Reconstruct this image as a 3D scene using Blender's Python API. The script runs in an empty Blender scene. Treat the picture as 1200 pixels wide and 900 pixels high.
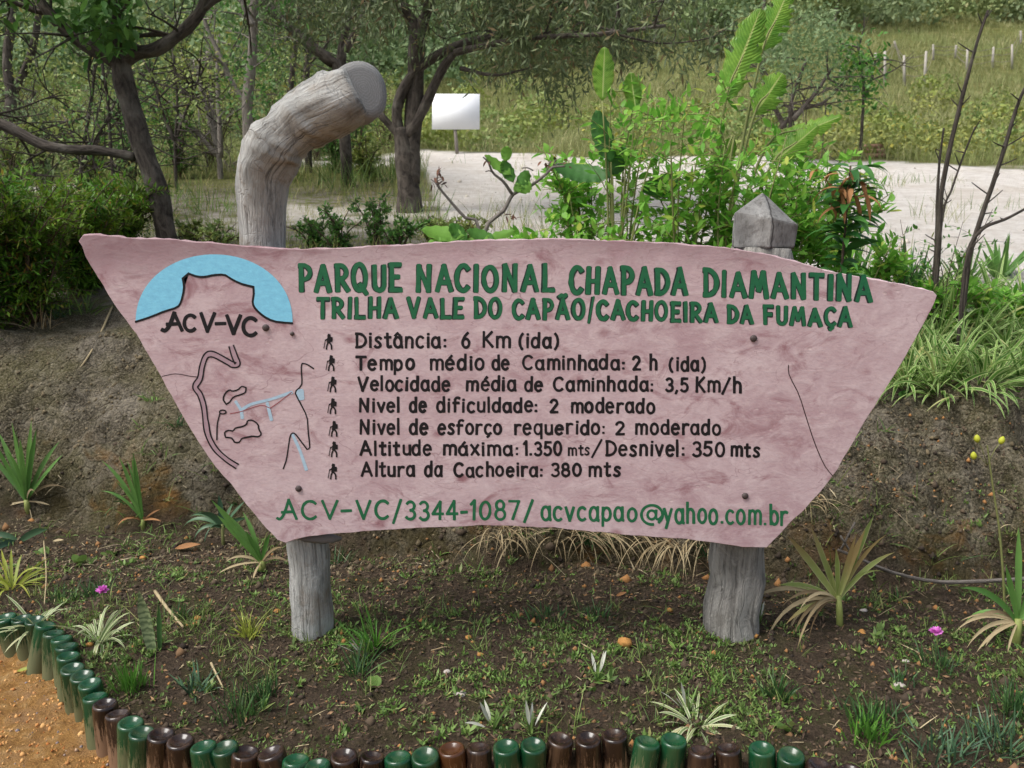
import bpy, math, random
import numpy as np
from mathutils import Vector, noise as mnoise

# ------------------------------------------------------------------ camera, world, sun, exposure
scene = bpy.context.scene
CAMZ, PITCH = 1.38, math.radians(10.0)
cam_d = bpy.data.cameras.new('camera')
cam = bpy.data.objects.new('camera', cam_d)
scene.collection.objects.link(cam)
cam.location = (0, 0, CAMZ)
cam.rotation_euler = (math.radians(90) - PITCH, 0, 0)
cam_d.sensor_width = 36.0
cam_d.lens = 30.0
cam_d.clip_start = 0.05
cam_d.clip_end = 1000
cam_d.dof.use_dof = True
cam_d.dof.focus_distance = 2.66
cam_d.dof.aperture_fstop = 7.0
scene.camera = cam

SUN_EL, SUN_AZ = math.radians(58), math.radians(-115)     # azimuth measured from +Y towards +X
world = bpy.data.worlds.new('World')
scene.world = world
world.use_nodes = True
wn = world.node_tree.nodes
wl = world.node_tree.links
wn.clear()
wo = wn.new('ShaderNodeOutputWorld')
wb = wn.new('ShaderNodeBackground')
sky = wn.new('ShaderNodeTexSky')
sky.sky_type = 'NISHITA'
sky.sun_disc = False
sky.sun_elevation = SUN_EL
sky.sun_rotation = SUN_AZ
sky.dust_density = 4.0
hs = wn.new('ShaderNodeHueSaturation')
hs.inputs['Saturation'].default_value = 0.6
wl.new(sky.outputs[0], hs.inputs['Color'])
wl.new(hs.outputs[0], wb.inputs[0])
wb.inputs[1].default_value = 0.125
wl.new(wb.outputs[0], wo.inputs[0])

sun_d = bpy.data.lights.new('sun', 'SUN')
sun_d.energy = 2.1
sun_d.angle = math.radians(32)
sun_d.color = (1.0, 0.98, 0.94)
sun = bpy.data.objects.new('sun', sun_d)
scene.collection.objects.link(sun)
sv = Vector((math.sin(SUN_AZ) * math.cos(SUN_EL), math.cos(SUN_AZ) * math.cos(SUN_EL), math.sin(SUN_EL)))
sun.rotation_euler = (-sv).to_track_quat('-Z', 'Y').to_euler()
sun.location = (-4, -3, 8)

scene.view_settings.view_transform = 'Standard'
scene.view_settings.look = 'None'
scene.view_settings.exposure = 0.68
scene.view_settings.gamma = 1.0
scene.view_settings.use_curve_mapping = False
scene.cycles.max_bounces = 6
scene.cycles.transparent_max_bounces = 8

# ------------------------------------------------------------------ helpers
CP, SP = math.cos(PITCH), math.sin(PITCH)
F = 1000.0


def ray(px, py):
    u, v = (px - 600) / F, (py - 450) / F
    return np.array([u, CP - v * SP, -SP - v * CP])


def at(px, py, Y):
    d = ray(px, py)
    return np.array([0, 0, CAMZ]) + d * (Y / d[1])


def lin(r, g, b):
    def f(c):
        c /= 255.0
        return c / 12.92 if c <= 0.04045 else ((c + 0.055) / 1.055) ** 2.4
    return (f(r), f(g), f(b), 1.0)


def nrm(a):
    return a / np.maximum(np.linalg.norm(a, axis=-1, keepdims=True), 1e-9)


def _hash(ix, iy, s):
    n = (ix * 374761393 + iy * 668265263 + s * 974634277) & 0xFFFFFFFF
    n = ((n ^ (n >> 13)) * 1274126177) & 0xFFFFFFFF
    return ((n ^ (n >> 16)) & 0xFFFF) / 65535.0


def vnoise(x, y, s=0):
    x = np.asarray(x, float); y = np.asarray(y, float)
    ix = np.floor(x).astype(np.int64); iy = np.floor(y).astype(np.int64)
    fx = x - ix; fy = y - iy
    fx = fx * fx * (3 - 2 * fx); fy = fy * fy * (3 - 2 * fy)
    a = _hash(ix, iy, s); b = _hash(ix + 1, iy, s); c = _hash(ix, iy + 1, s); d = _hash(ix + 1, iy + 1, s)
    return (a + (b - a) * fx) * (1 - fy) + (c + (d - c) * fx) * fy


def fbm(x, y, s=0, o=4):
    r = 0; a = 0.5; f = 1.0
    for i in range(o):
        r = r + a * (vnoise(np.asarray(x) * f + 17.3 * i, np.asarray(y) * f - 9.1 * i, s + i) - 0.5)
        a *= 0.5; f *= 2.03
    return r


def sstep(a, b, x):
    t = np.clip((np.asarray(x, float) - a) / (b - a), 0, 1)
    return t * t * (3 - 2 * t)


class MB:
    def __init__(self):
        self.V = []; self.Fs = []; self.U = []; self.n = 0

    def add(self, V, Fc, uv=None):
        V = np.asarray(V, float).reshape(-1, 3)
        self.V.append(V)
        self.U.append(np.zeros((len(V), 2)) if uv is None else np.asarray(uv, float))
        if not isinstance(Fc, list):
            Fc = [Fc]
        for f in Fc:
            f = np.asarray(f, int)
            if f.size:
                self.Fs.append(f + self.n)
        self.n += len(V)

    def build(self, name, mat, parent=None, origin=None, smooth=True, local=False):
        V = np.concatenate(self.V); U = np.concatenate(self.U)
        off = np.zeros(3)
        if not local:
            if parent is not None:
                p = parent
                while p is not None:
                    off += np.array(p.location); p = p.parent
            elif origin is not None:
                off = np.array(origin, float)
        me = bpy.data.meshes.new(name)
        me.vertices.add(len(V))
        me.vertices.foreach_set('co', (V - off).ravel())
        loops = np.concatenate([f.ravel() for f in self.Fs])
        tot = np.concatenate([np.full(len(f), f.shape[1]) for f in self.Fs])
        start = np.concatenate([[0], np.cumsum(tot)[:-1]])
        me.loops.add(len(loops))
        me.loops.foreach_set('vertex_index', loops.astype(np.int32))
        me.polygons.add(len(tot))
        me.polygons.foreach_set('loop_start', start.astype(np.int32))
        uvl = me.uv_layers.new(name='UVMap')
        uvl.data.foreach_set('uv', U[loops].ravel())
        if smooth:
            me.polygons.foreach_set('use_smooth', np.ones(len(tot), bool))
        me.update(calc_edges=True)
        if mat:
            me.materials.append(mat)
        ob = bpy.data.objects.new(name, me)
        scene.collection.objects.link(ob)
        if parent is not None:
            ob.parent = parent
        elif origin is not None:
            ob.location = origin
        return ob


def tag(o, label, cat, group=None):
    o['label'] = label; o['category'] = cat
    if group:
        o['group'] = group
    return o


def empty(name, loc):
    o = bpy.data.objects.new(name, None)
    o.empty_display_size = 0.1
    scene.collection.objects.link(o)
    o.location = tuple(float(c) for c in loc)
    return o


def copy_tree(o, parent=None):
    c = o.copy()
    scene.collection.objects.link(c)
    c.parent = parent
    for ch in list(o.children):
        copy_tree(ch, c)
    return c


def tube(mb, pts, radii, sides=8, cap=True, wob=0.0, seed=0, ulen=1.0):
    P = np.asarray(pts, float); n = len(P)
    R = np.broadcast_to(np.asarray(radii, float), (n,))
    T = np.gradient(P, axis=0); T = nrm(T)
    ref = np.array([0, 1.0, 0]) if abs(T[0][1]) < 0.9 else np.array([1.0, 0, 0])
    N = nrm(ref - T[0] * np.dot(ref, T[0]))
    ang = np.linspace(0, 2 * math.pi, sides + 1)
    V = []; U = []
    L = np.concatenate([[0], np.cumsum(np.linalg.norm(np.diff(P, axis=0), axis=1))])
    for i in range(n):
        N = nrm(N - T[i] * np.dot(N, T[i]))
        B = np.cross(T[i], N)
        r = np.full(sides + 1, R[i])
        if wob:
            r = r * (1 + wob * (vnoise(np.cos(ang) * 1.6 + 5, np.sin(ang) * 1.6 + L[i] / max(R[i], .01) * 0.35, seed) - .5) * 2)
        V.append(P[i] + np.outer(np.cos(ang) * r, N) + np.outer(np.sin(ang) * r, B))
        U.append(np.stack([ang / (2 * math.pi), np.full(sides + 1, L[i] * ulen)], 1))
    V = np.concatenate(V); U = np.concatenate(U)
    s1 = sides + 1
    i, j = np.meshgrid(np.arange(n - 1), np.arange(sides), indexing='ij')
    a = (i * s1 + j).ravel()
    Fq = np.stack([a, a + 1, a + s1 + 1, a + s1], 1)
    fl = [Fq]
    if cap:
        k = len(V)
        V = np.concatenate([V, P[:1], P[-1:]]); U = np.concatenate([U, [[.5, 0]], [[.5, L[-1] * ulen]]])
        j = np.arange(sides)
        fl.append(np.stack([np.full(sides, k), j + 1, j], 1))
        b = (n - 1) * s1
        fl.append(np.stack([np.full(sides, k + 1), b + j, b + j + 1], 1))
    mb.add(V, fl, U)


def spline(pts, n=24):
    P = np.asarray(pts, float)
    if len(P) < 3:
        t = np.linspace(0, 1, n)[:, None]
        return P[0] * (1 - t) + P[-1] * t
    Q = np.concatenate([[2 * P[0] - P[1]], P, [2 * P[-1] - P[-2]]])
    out = []
    m = len(P) - 1
    for tt in np.linspace(0, m - 1e-6, n):
        k = int(tt); t = tt - k
        a, b, c, d = Q[k], Q[k + 1], Q[k + 2], Q[k + 3]
        out.append(.5 * ((2 * b) + (c - a) * t + (2 * a - 5 * b + 4 * c - d) * t * t + (3 * b - a - 3 * c + d) * t ** 3))
    return np.array(out)


def prof(kind, t):
    if kind == 'leaf':
        return np.maximum(np.sin(math.pi * t ** 0.85) ** 0.8, 0.06) * (1 - .0 * t)
    if kind == 'oval':
        return np.maximum(np.sqrt(np.maximum(1 - (2 * t - 1) ** 2, 0)), 0.08)
    if kind == 'blade':
        return np.maximum((1 - t ** 2.2) ** 0.9 * (0.75 + .25 * np.minimum(t * 4, 1)), 0.03)
    if kind == 'strap':
        return np.maximum(np.minimum(1, (1 - t) * 3.2) ** .8 * (.6 + .4 * np.minimum(t * 3, 1)), .03)
    return np.ones_like(t)


def ribbons(mb, base, d0, length, width, S=4, grav=0.3, fold=0.15, kind='blade', rng=None, upref=None):
    base = np.asarray(base, float); N = len(base)
    if N == 0:
        return
    rng = rng or np.random.default_rng(1)
    d = nrm(np.asarray(d0, float))
    length = np.broadcast_to(np.asarray(length, float), (N,)); width = np.broadcast_to(np.asarray(width, float), (N,))
    grav = np.broadcast_to(np.asarray(grav, float), (N,))
    if upref is None:
        upref = np.array([0, 0, 1.0]) + rng.normal(0, .35, (N, 3))
    side = nrm(np.cross(d, upref))
    t = np.linspace(0, 1, S + 1); w = prof(kind, t)
    k = 3 if fold else 2
    V = np.zeros((N, S + 1, k, 3)); U = np.zeros((N, S + 1, k, 2))
    p = base.copy()
    for i in range(S + 1):
        hw = (width * w[i] * .5)[:, None]
        nn = nrm(np.cross(side, d))
        if k == 3:
            V[:, i, 0] = p - side * hw
            V[:, i, 1] = p - nn * hw * fold
            V[:, i, 2] = p + side * hw
            U[:, i, :, 0] = [0, .5, 1]
        else:
            V[:, i, 0] = p - side * hw; V[:, i, 1] = p + side * hw
            U[:, i, :, 0] = [0, 1]
        U[:, i, :, 1] = t[i]
        p = p + d * (length / S)[:, None]
        d = d.copy(); d[:, 2] -= grav / S * (0.6 + 1.2 * t[i])
        d = nrm(d)
    V = V.reshape(-1, 3); U = U.reshape(-1, 2)
    per = (S + 1) * k
    fs = []
    for i in range(S):
        for j in range(k - 1):
            a = i * k + j
            fs.append([a, a + 1, a + k + 1, a + k])
    fs = np.array(fs)
    FF = (np.arange(N)[:, None, None] * per + fs[None]).reshape(-1, 4)
    mb.add(V, FF, U)


def diamonds(mb, c, d, n, L, W):
    """simple four point leaves, slightly folded"""
    c = np.asarray(c, float); N = len(c)
    d = nrm(d); s = nrm(np.cross(d, n)); nn = np.cross(s, d)
    L = np.broadcast_to(L, (N,))[:, None]; W = np.broadcast_to(W, (N,))[:, None]
    V = np.stack([c, c + d * L * .45 + s * W * .5 + nn * W * .12, c + d * L, c + d * L * .45 - s * W * .5 + nn * W * .12], 1).reshape(-1, 3)
    U = np.tile(np.array([[.5, 0], [1, .5], [.5, 1], [0, .5]]), (N, 1))
    mb.add(V, np.arange(N * 4).reshape(-1, 4), U)


def rand_dirs(rng, N, zb=0.0, zs=1.0):
    d = rng.normal(0, 1, (N, 3)); d[:, 2] = d[:, 2] * zs + zb
    return nrm(d)


# ------------------------------------------------------------------ materials
class NT:
    def __init__(self, name):
        self.m = bpy.data.materials.new(name)
        self.m.use_nodes = True
        self.t = self.m.node_tree
        self.t.nodes.clear()
        self.out = self.n('ShaderNodeOutputMaterial')

    def n(self, ty, **kw):
        x = self.t.nodes.new(ty)
        for k, v in kw.items():
            setattr(x, k, v)
        return x

    def l(self, a, b):
        self.t.links.new(a, b)

    def setv(self, sock, v):
        if hasattr(v, 'is_linked') or isinstance(v, bpy.types.NodeSocket):
            self.l(v, sock)
        else:
            sock.default_value = v

    def noise(self, scale, detail=4, rough=.6, vec=None, dist=0.0):
        x = self.n('ShaderNodeTexNoise')
        x.inputs['Scale'].default_value = scale; x.inputs['Detail'].default_value = detail
        x.inputs['Roughness'].default_value = rough; x.inputs['Distortion'].default_value = dist
        if vec is not None:
            self.l(vec, x.inputs['Vector'])
        return x.outputs['Fac']

    def voronoi(self, scale, vec=None, feature='F1', out='Distance'):
        x = self.n('ShaderNodeTexVoronoi', feature=feature)
        x.inputs['Scale'].default_value = scale
        if vec is not None:
            self.l(vec, x.inputs['Vector'])
        return x.outputs[out]

    def ramp(self, fac, stops):
        x = self.n('ShaderNodeValToRGB')
        while len(x.color_ramp.elements) < len(stops):
            x.color_ramp.elements.new(.5)
        for e, (p, c) in zip(x.color_ramp.elements, stops):
            e.position = p
            e.color = c if isinstance(c, tuple) else (c, c, c, 1)
        self.l(fac, x.inputs[0])
        return x.outputs[0]

    def mix(self, fac, a, b, blend='MIX'):
        x = self.n('ShaderNodeMix', data_type='RGBA', blend_type=blend)
        self.setv(x.inputs[0], fac); self.setv(x.inputs[6], a); self.setv(x.inputs[7], b)
        return x.outputs[2]

    def math(self, op, a, b=0.0, clamp=False):
        x = self.n('ShaderNodeMath', operation=op)
        x.use_clamp = clamp
        self.setv(x.inputs[0], a); self.setv(x.inputs[1], b)
        return x.outputs[0]

    def coord(self, out='Object', scale=(1, 1, 1), rot=(0, 0, 0)):
        c = self.n('ShaderNodeTexCoord')
        m = self.n('ShaderNodeMapping')
        m.inputs['Scale'].default_value = scale
        m.inputs['Rotation'].default_value = rot
        self.l(c.outputs[out], m.inputs['Vector'])
        return m.outputs[0]

    def pos(self):
        return self.n('ShaderNodeNewGeometry').outputs['Position']

    def attr(self, name):
        return self.n('ShaderNodeAttribute', attribute_name=name).outputs['Fac']

    def bump(self, h, strength=.5, dist=.01, prev=None):
        b = self.n('ShaderNodeBump')
        b.inputs['Strength'].default_value = strength; b.inputs['Distance'].default_value = dist
        self.l(h, b.inputs['Height'])
        if prev is not None:
            self.l(prev, b.inputs['Normal'])
        return b.outputs[0]

    def principled(self, col, rough=.8, normal=None, spec=.3, **kw):
        p = self.n('ShaderNodeBsdfPrincipled')
        self.setv(p.inputs['Base Color'], col); self.setv(p.inputs['Roughness'], rough)
        p.inputs['Specular IOR Level'].default_value = spec
        if normal is not None:
            self.l(normal, p.inputs['Normal'])
        for k, v in kw.items():
            self.setv(p.inputs[k], v)
        self.l(p.outputs[0], self.out.inputs[0])
        return p


def simple(name, col, rough=.7, spec=.3, var=.25, scale=12):
    t = NT(name)
    f = t.noise(scale, 5, .65, t.coord('Object'))
    c = t.mix(f, tuple(x * (1 - var) for x in col[:3]) + (1,), tuple(min(x * (1 + var), 1) for x in col[:3]) + (1,))
    t.principled(c, rough, t.bump(t.noise(scale * 5, 4, .7, t.coord('Object')), .4, .004), spec)
    return t.m


def leafmat(name, a, b, c=None, rough=.5, trans=.3, stripe=None, tip=None, patch=None, pscale=.6, spec=.35, stripe_w=.28):
    """leaf colour a..b per leaf, c for a few odd leaves; stripe = pale margins; patch = second colour by plant sized noise"""
    t = NT(name)
    g = t.n('ShaderNodeNewGeometry')
    rnd = g.outputs['Random Per Island']
    stops = [(0, a), (.85 if c else 1.0, b)]
    if c:
        stops.append((.97, c))
    col = t.ramp(rnd, stops)
    if patch:
        f = t.ramp(t.noise(pscale, 3, .55, g.outputs['Position']), [(.42, 0.0), (.62, 1.0)])
        col = t.mix(f, col, t.mix(.6, col, patch))
    nz = t.noise(30, 3, .6, g.outputs['Position'])
    col = t.mix(.5, col, t.mix(nz, (.3, .3, .3, 1), (.8, .8, .75, 1)), 'OVERLAY')
    if stripe or tip:
        u = t.n('ShaderNodeUVMap', uv_map='UVMap')
        sp = t.n('ShaderNodeSeparateXYZ')
        t.l(u.outputs[0], sp.inputs[0])
        if stripe:
            e = t.math('ABSOLUTE', t.math('SUBTRACT', sp.outputs[0], .5))
            col = t.mix(t.ramp(e, [(stripe_w, 0.0), (stripe_w + .08, 1.0)]), col, stripe)
        if tip:
            e = t.math('ADD', sp.outputs[1], t.math('MULTIPLY', t.math('SUBTRACT', rnd, .5), .9))
            col = t.mix(t.ramp(e, [(.55, 0.0), (.95, 1.0)]), col, tip)
    p = t.principled(col, rough, None, spec)
    if trans:
        tr = t.n('ShaderNodeBsdfTranslucent')
        t.l(t.mix(.5, col, (.6, .8, .15, 1), 'MULTIPLY') if False else col, tr.inputs[0])
        ms = t.n('ShaderNodeMixShader')
        ms.inputs[0].default_value = trans
        t.l(p.outputs[0], ms.inputs[1]); t.l(tr.outputs[0], ms.inputs[2])
        t.l(ms.outputs[0], t.out.inputs[0])
    return t.m


def barkmat(name, dark, light, rough=.9, sc=1.0):
    t = NT(name)
    v = t.coord('UV', (9, 14 * sc, 1))
    f = t.noise(1.0, 6, .7, t.coord('UV', (10, 9 * sc, 1)), .6)
    f2 = t.noise(6, 5, .6, t.coord('Object'))
    c = t.mix(t.ramp(f, [(.35, 0.0), (.65, 1.0)]), dark, light)
    c = t.mix(t.ramp(f2, [(.5, 0.0), (.75, .5)]), c, lin(130, 125, 115))
    t.principled(c, rough, t.bump(f, .9, .02), .2)
    return t.m


# --- weathered wood of the posts
def woodmat(name, base, light, dark, stain, seed=0.0):
    t = NT(name)
    uv = t.coord('UV', (5, 3.0, 1))
    uvf = t.coord('UV', (46, 5, 1))
    fib = t.noise(1.0, 6, .7, uvf, .4)
    big = t.noise(1.3, 4, .6, uv, .5)
    ob = t.noise(9, 5, .65, t.coord('Object'))
    c = t.mix(t.ramp(big, [(.3, 0.0), (.7, 1.0)]), base, light)
    c = t.mix(t.ramp(fib, [(.26, .95), (.5, 0.0)]), c, dark)
    c = t.mix(t.ramp(ob, [(.52, 0.0), (.72, .55)]), c, stain)
    crk = t.noise(1.0, 3, .5, t.coord('UV', (15, 1.3, 1)), .35)
    line = t.math('ABSOLUTE', t.math('SUBTRACT', crk, .5))
    lm = t.math('MULTIPLY', t.ramp(line, [(.001, 1.0), (.006, 0.0)]), t.ramp(big, [(.45, 0.0), (.6, .8)]))
    blot = t.noise(16, 6, .75, t.coord('Object', (1, 1, .55)), .6)
    c = t.mix(t.ramp(blot, [(.3, .7), (.45, 0.0)]), c, dark)
    c = t.mix(t.ramp(blot, [(.58, 0.0), (.7, .6)]), c, light)
    c = t.mix(t.math('MULTIPLY', lm, .8), c, (.035, .03, .026, 1))
    uvn = t.n('ShaderNodeUVMap', uv_map='UVMap'); su = t.n('ShaderNodeSeparateXYZ'); t.l(uvn.outputs[0], su.inputs[0])
    bend = t.math('MULTIPLY', t.ramp(su.outputs[1], [(.80, 0.0), (.9, 1.0)]), 1.0)
    xn = t.noise(1.0, 3, .55, t.coord('UV', (2.2, 9, 1)), .3)
    xl = t.math('MULTIPLY', t.math('MULTIPLY', t.ramp(t.math('ABSOLUTE', t.math('SUBTRACT', xn, .52)), [(.001, 1.0), (.008, 0.0)]), bend), t.ramp(blot, [(.42, 0.0), (.6, .8)]))
    c = t.mix(t.math('MULTIPLY', xl, .3), c, dark)
    sn = t.noise(7, 5, .7, t.coord('Object'), .7)
    c = t.mix(t.math('MULTIPLY', t.ramp(sn, [(.56, 0.0), (.7, .7)]), bend), c, stain)
    lm = t.math('MAXIMUM', lm, t.math('MULTIPLY', xl, .4))
    h = t.math('SUBTRACT', t.math('ADD', fib, t.math('MULTIPLY', big, .8)), t.math('MULTIPLY', lm, 1.2))
    t.principled(c, .9, t.bump(t.math('ADD', h, t.math('MULTIPLY', blot, 1.4)), .9, .010), .15)
    return t.m


M_wood = woodmat('grey_weathered_wood', lin(134, 134, 130), lin(192, 191, 186), lin(72, 70, 66), lin(118, 98, 74))
M_wood2 = woodmat('dark_weathered_wood', lin(116, 113, 108), lin(164, 161, 154), lin(52, 48, 45), lin(96, 90, 82))
M_woodend = None


def endgrain(name):
    t = NT(name)
    v = t.coord('UV')
    sp = t.n('ShaderNodeSeparateXYZ'); t.l(v, sp.inputs[0])
    w = t.n('ShaderNodeTexWave', wave_type='RINGS', rings_direction='Z')
    w.inputs['Scale'].default_value = 3.4; w.inputs['Distortion'].default_value = 7.0; w.inputs['Detail'].default_value = 3
    t.l(v, w.inputs['Vector'])
    c = t.mix(t.ramp(w.outputs['Fac'], [(.2, 0.0), (.9, 1.0)]), lin(132, 131, 128), lin(144, 143, 140))
    n2 = t.noise(14, 5, .7, v)
    c = t.mix(t.ramp(n2, [(.5, 0.0), (.75, .7)]), c, lin(104, 99, 94))
    t.principled(c, .9, t.bump(n2, .5, .004), .2)
    return t.m


M_woodend = endgrain('grey_end_grain')
t = NT('smooth_grey_head_wood')
n5 = t.noise(9, 6, .65, t.coord('Object', (1, 1, .6)), .5)
n6 = t.noise(60, 5, .7, t.coord('Object', (1, 1, .35)))
c5 = t.mix(t.ramp(n5, [(.32, 0.0), (.68, 1.0)]), lin(98, 97, 95), lin(142, 141, 138))
c5 = t.mix(t.ramp(n6, [(.3, .8), (.5, 0.0)]), c5, lin(66, 64, 60))
c5 = t.mix(t.ramp(t.noise(24, 6, .75, t.coord('Object', (1, 1, .5))), [(.36, .6), (.5, 0.0)]), c5, lin(70, 66, 62))
sx5 = t.n('ShaderNodeSeparateXYZ'); t.l(t.pos(), sx5.inputs[0])
cr5 = t.math('ADD', t.math('SUBTRACT', sx5.outputs[0], .795), t.math('MULTIPLY', t.math('SUBTRACT', t.noise(11, 3, .5, t.coord('Object', (0, 0, 1))), .5), .05))
c5 = t.mix(t.ramp(t.math('ABSOLUTE', cr5), [(.0015, .95), (.004, 0.0)]), c5, (.015, .013, .012, 1))
t.principled(c5, .85, t.bump(t.math('ADD', n6, n5), .5, .006), .2)
M_head = t.m


# --- stone of the sign
def stonemat():
    t = NT('pink_sandstone')
    v = t.coord('Object')
    vs = t.coord('Object', (1, 1, 1.7), (0, math.radians(-9), 0))
    a = t.noise(3.0, 6, .6, v, .5)
    b = t.noise(11, 6, .65, vs, .8)
    c = t.noise(70, 4, .7, t.coord('Object', (1, 1, 2.0)))
    col = t.mix(t.ramp(a, [(.3, 0.0), (.7, 1.0)]), lin(172, 141, 146), lin(206, 186, 188))
    col = t.mix(t.ramp(b, [(.46, 0.0), (.64, .5)]), col, lin(216, 198, 198))
    col = t.mix(t.ramp(t.noise(6.5, 5, .7, t.coord('Object', (1, 1, 1.7), (0, .3, 0)), 1.0), [(.54, 0.0), (.7, .8)]), col, lin(140, 96, 102))
    # reddish blotches
    vo = t.voronoi(7.0, t.coord('Object', (1, 1, 1.5)))
    col = t.mix(t.math('MULTIPLY', t.ramp(vo, [(.07, .95), (.2, 0.0)]), t.ramp(a, [(.45, 0.0), (.6, 1.0)])), col, lin(139, 92, 98))
    # pale chips
    vo2 = t.voronoi(13.0, t.coord('Object', (1, 1, 1.9)))
    col = t.mix(t.ramp(vo2, [(.03, .55), (.1, 0.0)]), col, lin(214, 198, 194))
    col = t.mix(t.ramp(c, [(.45, 0.0), (.8, .4)]), col, lin(150, 118, 121))
    f3 = t.noise(26, 6, .72, t.coord('Object', (1, 1, 2.4), (0, .12, 0)), .6)
    col = t.mix(t.ramp(f3, [(.52, 0.0), (.74, .4)]), col, lin(214, 194, 193))
    col = t.mix(t.ramp(f3, [(.26, .5), (.38, 0.0)]), col, lin(152, 112, 117))
    # grime along the top edge and the right corner, darker and greyer
    sp = t.n('ShaderNodeSeparateXYZ'); t.l(t.pos(), sp.inputs[0])
    top = t.math('ADD', t.math('MULTIPLY', sp.outputs[2], 8.0), t.math('MULTIPLY', b, 1.4))
    top = t.math('ADD', top, t.math('MULTIPLY', t.math('ABSOLUTE', sp.outputs[0]), .5))
    col = t.mix(t.ramp(t.math('SUBTRACT', top, 10.9), [(.2, 0.0), (1.0, .6)]), col, lin(118, 88, 92))
    # fine long cracks, follow the bedding
    cr = t.noise(2.6, 3, .5, t.coord('Object', (1, 1, 2.6), (0, .22, 0)), 1.5)
    ln = t.ramp(t.math('ABSOLUTE', t.math('SUBTRACT', cr, .5)), [(.0, .5), (.003, 0.0)])
    col = t.mix(t.math('MULTIPLY', ln, t.ramp(a, [(.4, 0.0), (.55, 1.0)])), col, lin(112, 66, 70))
    h = t.math('ADD', t.math('MULTIPLY', b, 1.2), t.math('MULTIPLY', c, .3))
    h = t.math('SUBTRACT', h, t.math('MULTIPLY', t.ramp(vo2, [(.03, .6), (.12, 0.0)]), .5))
    t.principled(col, .78, t.bump(h, .28, .005), .25)
    return t.m


M_stone = stonemat()


def paint(name, col, worn=.5):
    t = NT(name)
    n = t.noise(40, 5, .7, t.coord('Object', (1, 1, 1.6)))
    c = t.mix(t.ramp(n, [(.3, 0.0), (.75, worn)]), col, tuple(min(1, x * 1.5 + .03) for x in col[:3]) + (1,))
    t.principled(c, .55, t.bump(t.noise(90, 4, .7, t.coord('Object')), .3, .003), .35)
    return t.m


M_black = paint('black_paint', lin(14, 12, 16), .12)
M_green = paint('green_paint', lin(20, 94, 58), .4)
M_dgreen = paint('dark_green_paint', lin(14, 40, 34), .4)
M_blue = paint('sky_blue_paint', lin(122, 192, 222), .5)
M_pblue = paint('faded_blue_paint', lin(160, 186, 202), .5)
M_red = paint('faded_red_paint', lin(140, 74, 78), .5)
M_grey = paint('grey_river_paint', lin(160, 134, 142), .4)
M_bolt = simple('rusty_bolt', lin(70, 60, 58), .6, .4)


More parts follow.
